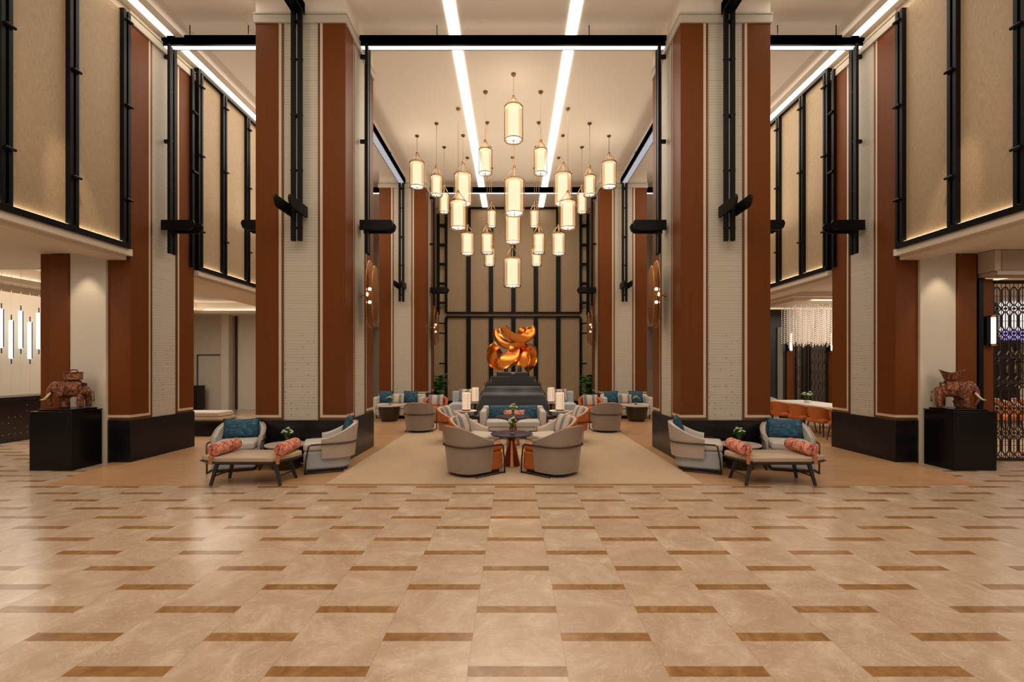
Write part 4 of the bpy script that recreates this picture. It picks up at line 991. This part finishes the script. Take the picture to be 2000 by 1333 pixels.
for i, (a, c) in enumerate(((1550, 1565), (1577, 1612), (1630, 1650))):
    struct(MB().box(wx(a, YD), wx(c, YD), YD-.04, YD-.02, .05, 2.3).build('window_%d' % (i+1), plaster('dim_glass_%d' % i, (.20, .16, .13), .3)))
    lattice_panel(wx(a, YD)+.04, YD-.1, .05, wx(c, YD)-wx(a, YD)-.08, 2.25, 'bronze lattice on the dining room back wall, %s' % ('narrow one by the first wall light', 'wide one in the middle', 'one by the right hand wall light')[i], .13)
def wall_lamp(h):
    r = empty('wall_lamp'); MB().lathe([(.03, 0), (.035, .01), (.035, h-.01), (.03, h)], n=16).build('glass_tube', emis('wall_tube', (1, .86, .68), 2.4), r, smooth='auto')
    MB().box(-.11, -.05, -.02, .06, -.02, h+.02).build('back_plate', M['blackm'], r)
    MB().lathe([(.02, -.05), (.05, -.045), (.05, -.004)], n=16).lathe([(.05, h+.004), (.05, h+.045), (.02, h+.05)], n=16).build('cap', M['gold'], r, smooth='auto')
    return r
inst('wlamp', lambda: wall_lamp(.52), (wx(1545, YD-.2), YD-.2, 1.98), 0, 'lit tube wall light on the dining wall, left of the wide lattice', 'wall light', 'tube wall lights')
inst('wlamp', None, (wx(1625, YD-.2), YD-.2, 1.98), 0, 'lit tube wall light on the dining wall, beside the column', 'wall light', 'tube wall lights')
inst('wlamp', None, (wx(1939, 7.0), 7.0, 1.85), 0, 'lit tube wall light on the copper panel by the right elephant', 'wall light', 'tube wall lights', scale=(1, 1, .78))
struct(MB().box(7.18, 7.25, 6.98, 7.4, 0, 2.86).build('trim_4', M['blackm'])); struct(MB().box(7.255, 7.47, 7.05, 7.35, 0, 2.86).build('wall_copper_right', M['lacquer']))
# pleated fascia over the lattice
r = empty('pleated_fascia', (7.2, 6.9, 2.87)); b = MB(); pts = []
nP = 74; top, bot = [], []
ring = [(.10+.018*k, -.12+(.016 if k % 2 else -.016)) for k in range(nP)]
b.prism(ring+[(.10+.018*nP, .12), (.10, .12)], .06, .37); b.build('pleats', M['pleat'], r)
MB().box(.03, 1.6, -.14, .14, 0, .055).build('lower_band', M['pleat'], r); MB().box(.0, .09, -.13, .12, .06, .37).build('end_block', M['pleat'], r)
tag(r, 'pleated fabric pelmet above the bronze lattice on the right', 'pelmet')
# crystal curtain
r = None; b = MB(); random.seed(5)
for i in range(30):
    for j in range(7):
        X, Y = 6.95+.062*i, 11.0+.12*j+random.uniform(-.02, .02)
        z = 3.02-random.uniform(0, .1)
        while z > 2.0+.10*random.random()+.04*math.sin(i*1.3):
            l = .045; b.add([(X-.015, Y, z), (X+.015, Y, z), (X, Y-.015, z), (X, Y+.015, z), (X, Y, z+l/2), (X, Y, z-l/2)], [(0, 2, 4), (2, 1, 4), (1, 3, 4), (3, 0, 4), (2, 0, 5), (1, 2, 5), (3, 1, 5), (0, 3, 5)]); z -= .052
o = b.build('crystal_strands', M['crystal']); tag(o, 'dense curtain of hanging crystal strands over the dining room', 'chandelier', kind='stuff')
struct(MB().box(6.7, 9.2, 10.8, 12.0, 3.06, 3.14).box(6.55, 9.3, 10.6, 12.2, 3.14, LOW).build('ceiling_drop_right', M['ceil']))
for k in range(4): spot('crystal_light', (7.1+.5*k, 11.2, 3.05), 12, 50, (7.1+.5*k, 11.3, 0))
# bar beyond the lattice
YR = 12.4
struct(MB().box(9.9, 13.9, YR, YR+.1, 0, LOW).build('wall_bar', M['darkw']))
r = empty('back_bar', (wx(1985, YR), YR-.1, 0)); x0, x1 = wx(1945, YR)-r.location.x, wx(2020, YR)-r.location.x
MB().box(x0, x1, -.02, .02, 1.5+(HY-658)*YR/F, 1.5+(HY-560)*YR/F).build('backlit_panel', M['backlit'], r)
MB().box(x0, x1, -.05, -.022, 1.5+(HY-665)*YR/F, 1.5+(HY-645)*YR/F).build('purple_light', M['purple'], r)
for z in (1.30, 1.75, 2.1): MB().box(x0, x1, -.24, .0, z, z+.025).build('shelf', M['darkb'], r)
MB().box(x0, x1, -.9, -.45, 0, 1.0).build('counter', M['ttop'], r, bevel=.01)
tag(r, 'back bar with a glowing panel and shelves seen through the lattice', 'bar')
bot = lambda: MB().lathe([(.03, 0), (.034, .01), (.034, .15), (.012, .20), (.012, .26), (.003, .262)], n=12).build('bottle', mat('bottle_glass', (.20, .14, .08), .1), smooth='auto')
for k in range(9):
    o = inst('bottle', bot, (wx(1950+7.2*k, YR), YR-.24, 1.776 if k % 2 else 1.326), 0, None, 'bottle', 'bottles on the back bar'); o['label'] = 'small dark bottle on the back bar shelves behind the lattice'
for k in range(2):
    inst('barchair', lambda: dining_chair(M['orange'], M['orange']), (wx(1960+50*k, 9.6), 9.6, 0), .1, 'orange bar chair behind the lattice, %s' % ('first from the plinth', 'second from the plinth', 'nearest the picture edge')[k], 'dining chair', 'orange chairs at the bar', scale=(1.05, 1.05, 1.25))
# staircase glimpsed between the right columns, and a picture light wall on the left
r = empty('staircase', (5.1, 17.3, 0)); b = MB()
for k in range(9): b.box(-1.2+.12*k*0, 1.4-.135*k, .0+.28*k*0, 1.2, .15*k, .15*(k+1))
b.build('steps', M['grout'], r); tag(r, 'pale stone steps glimpsed between the right hand columns', 'stairs')
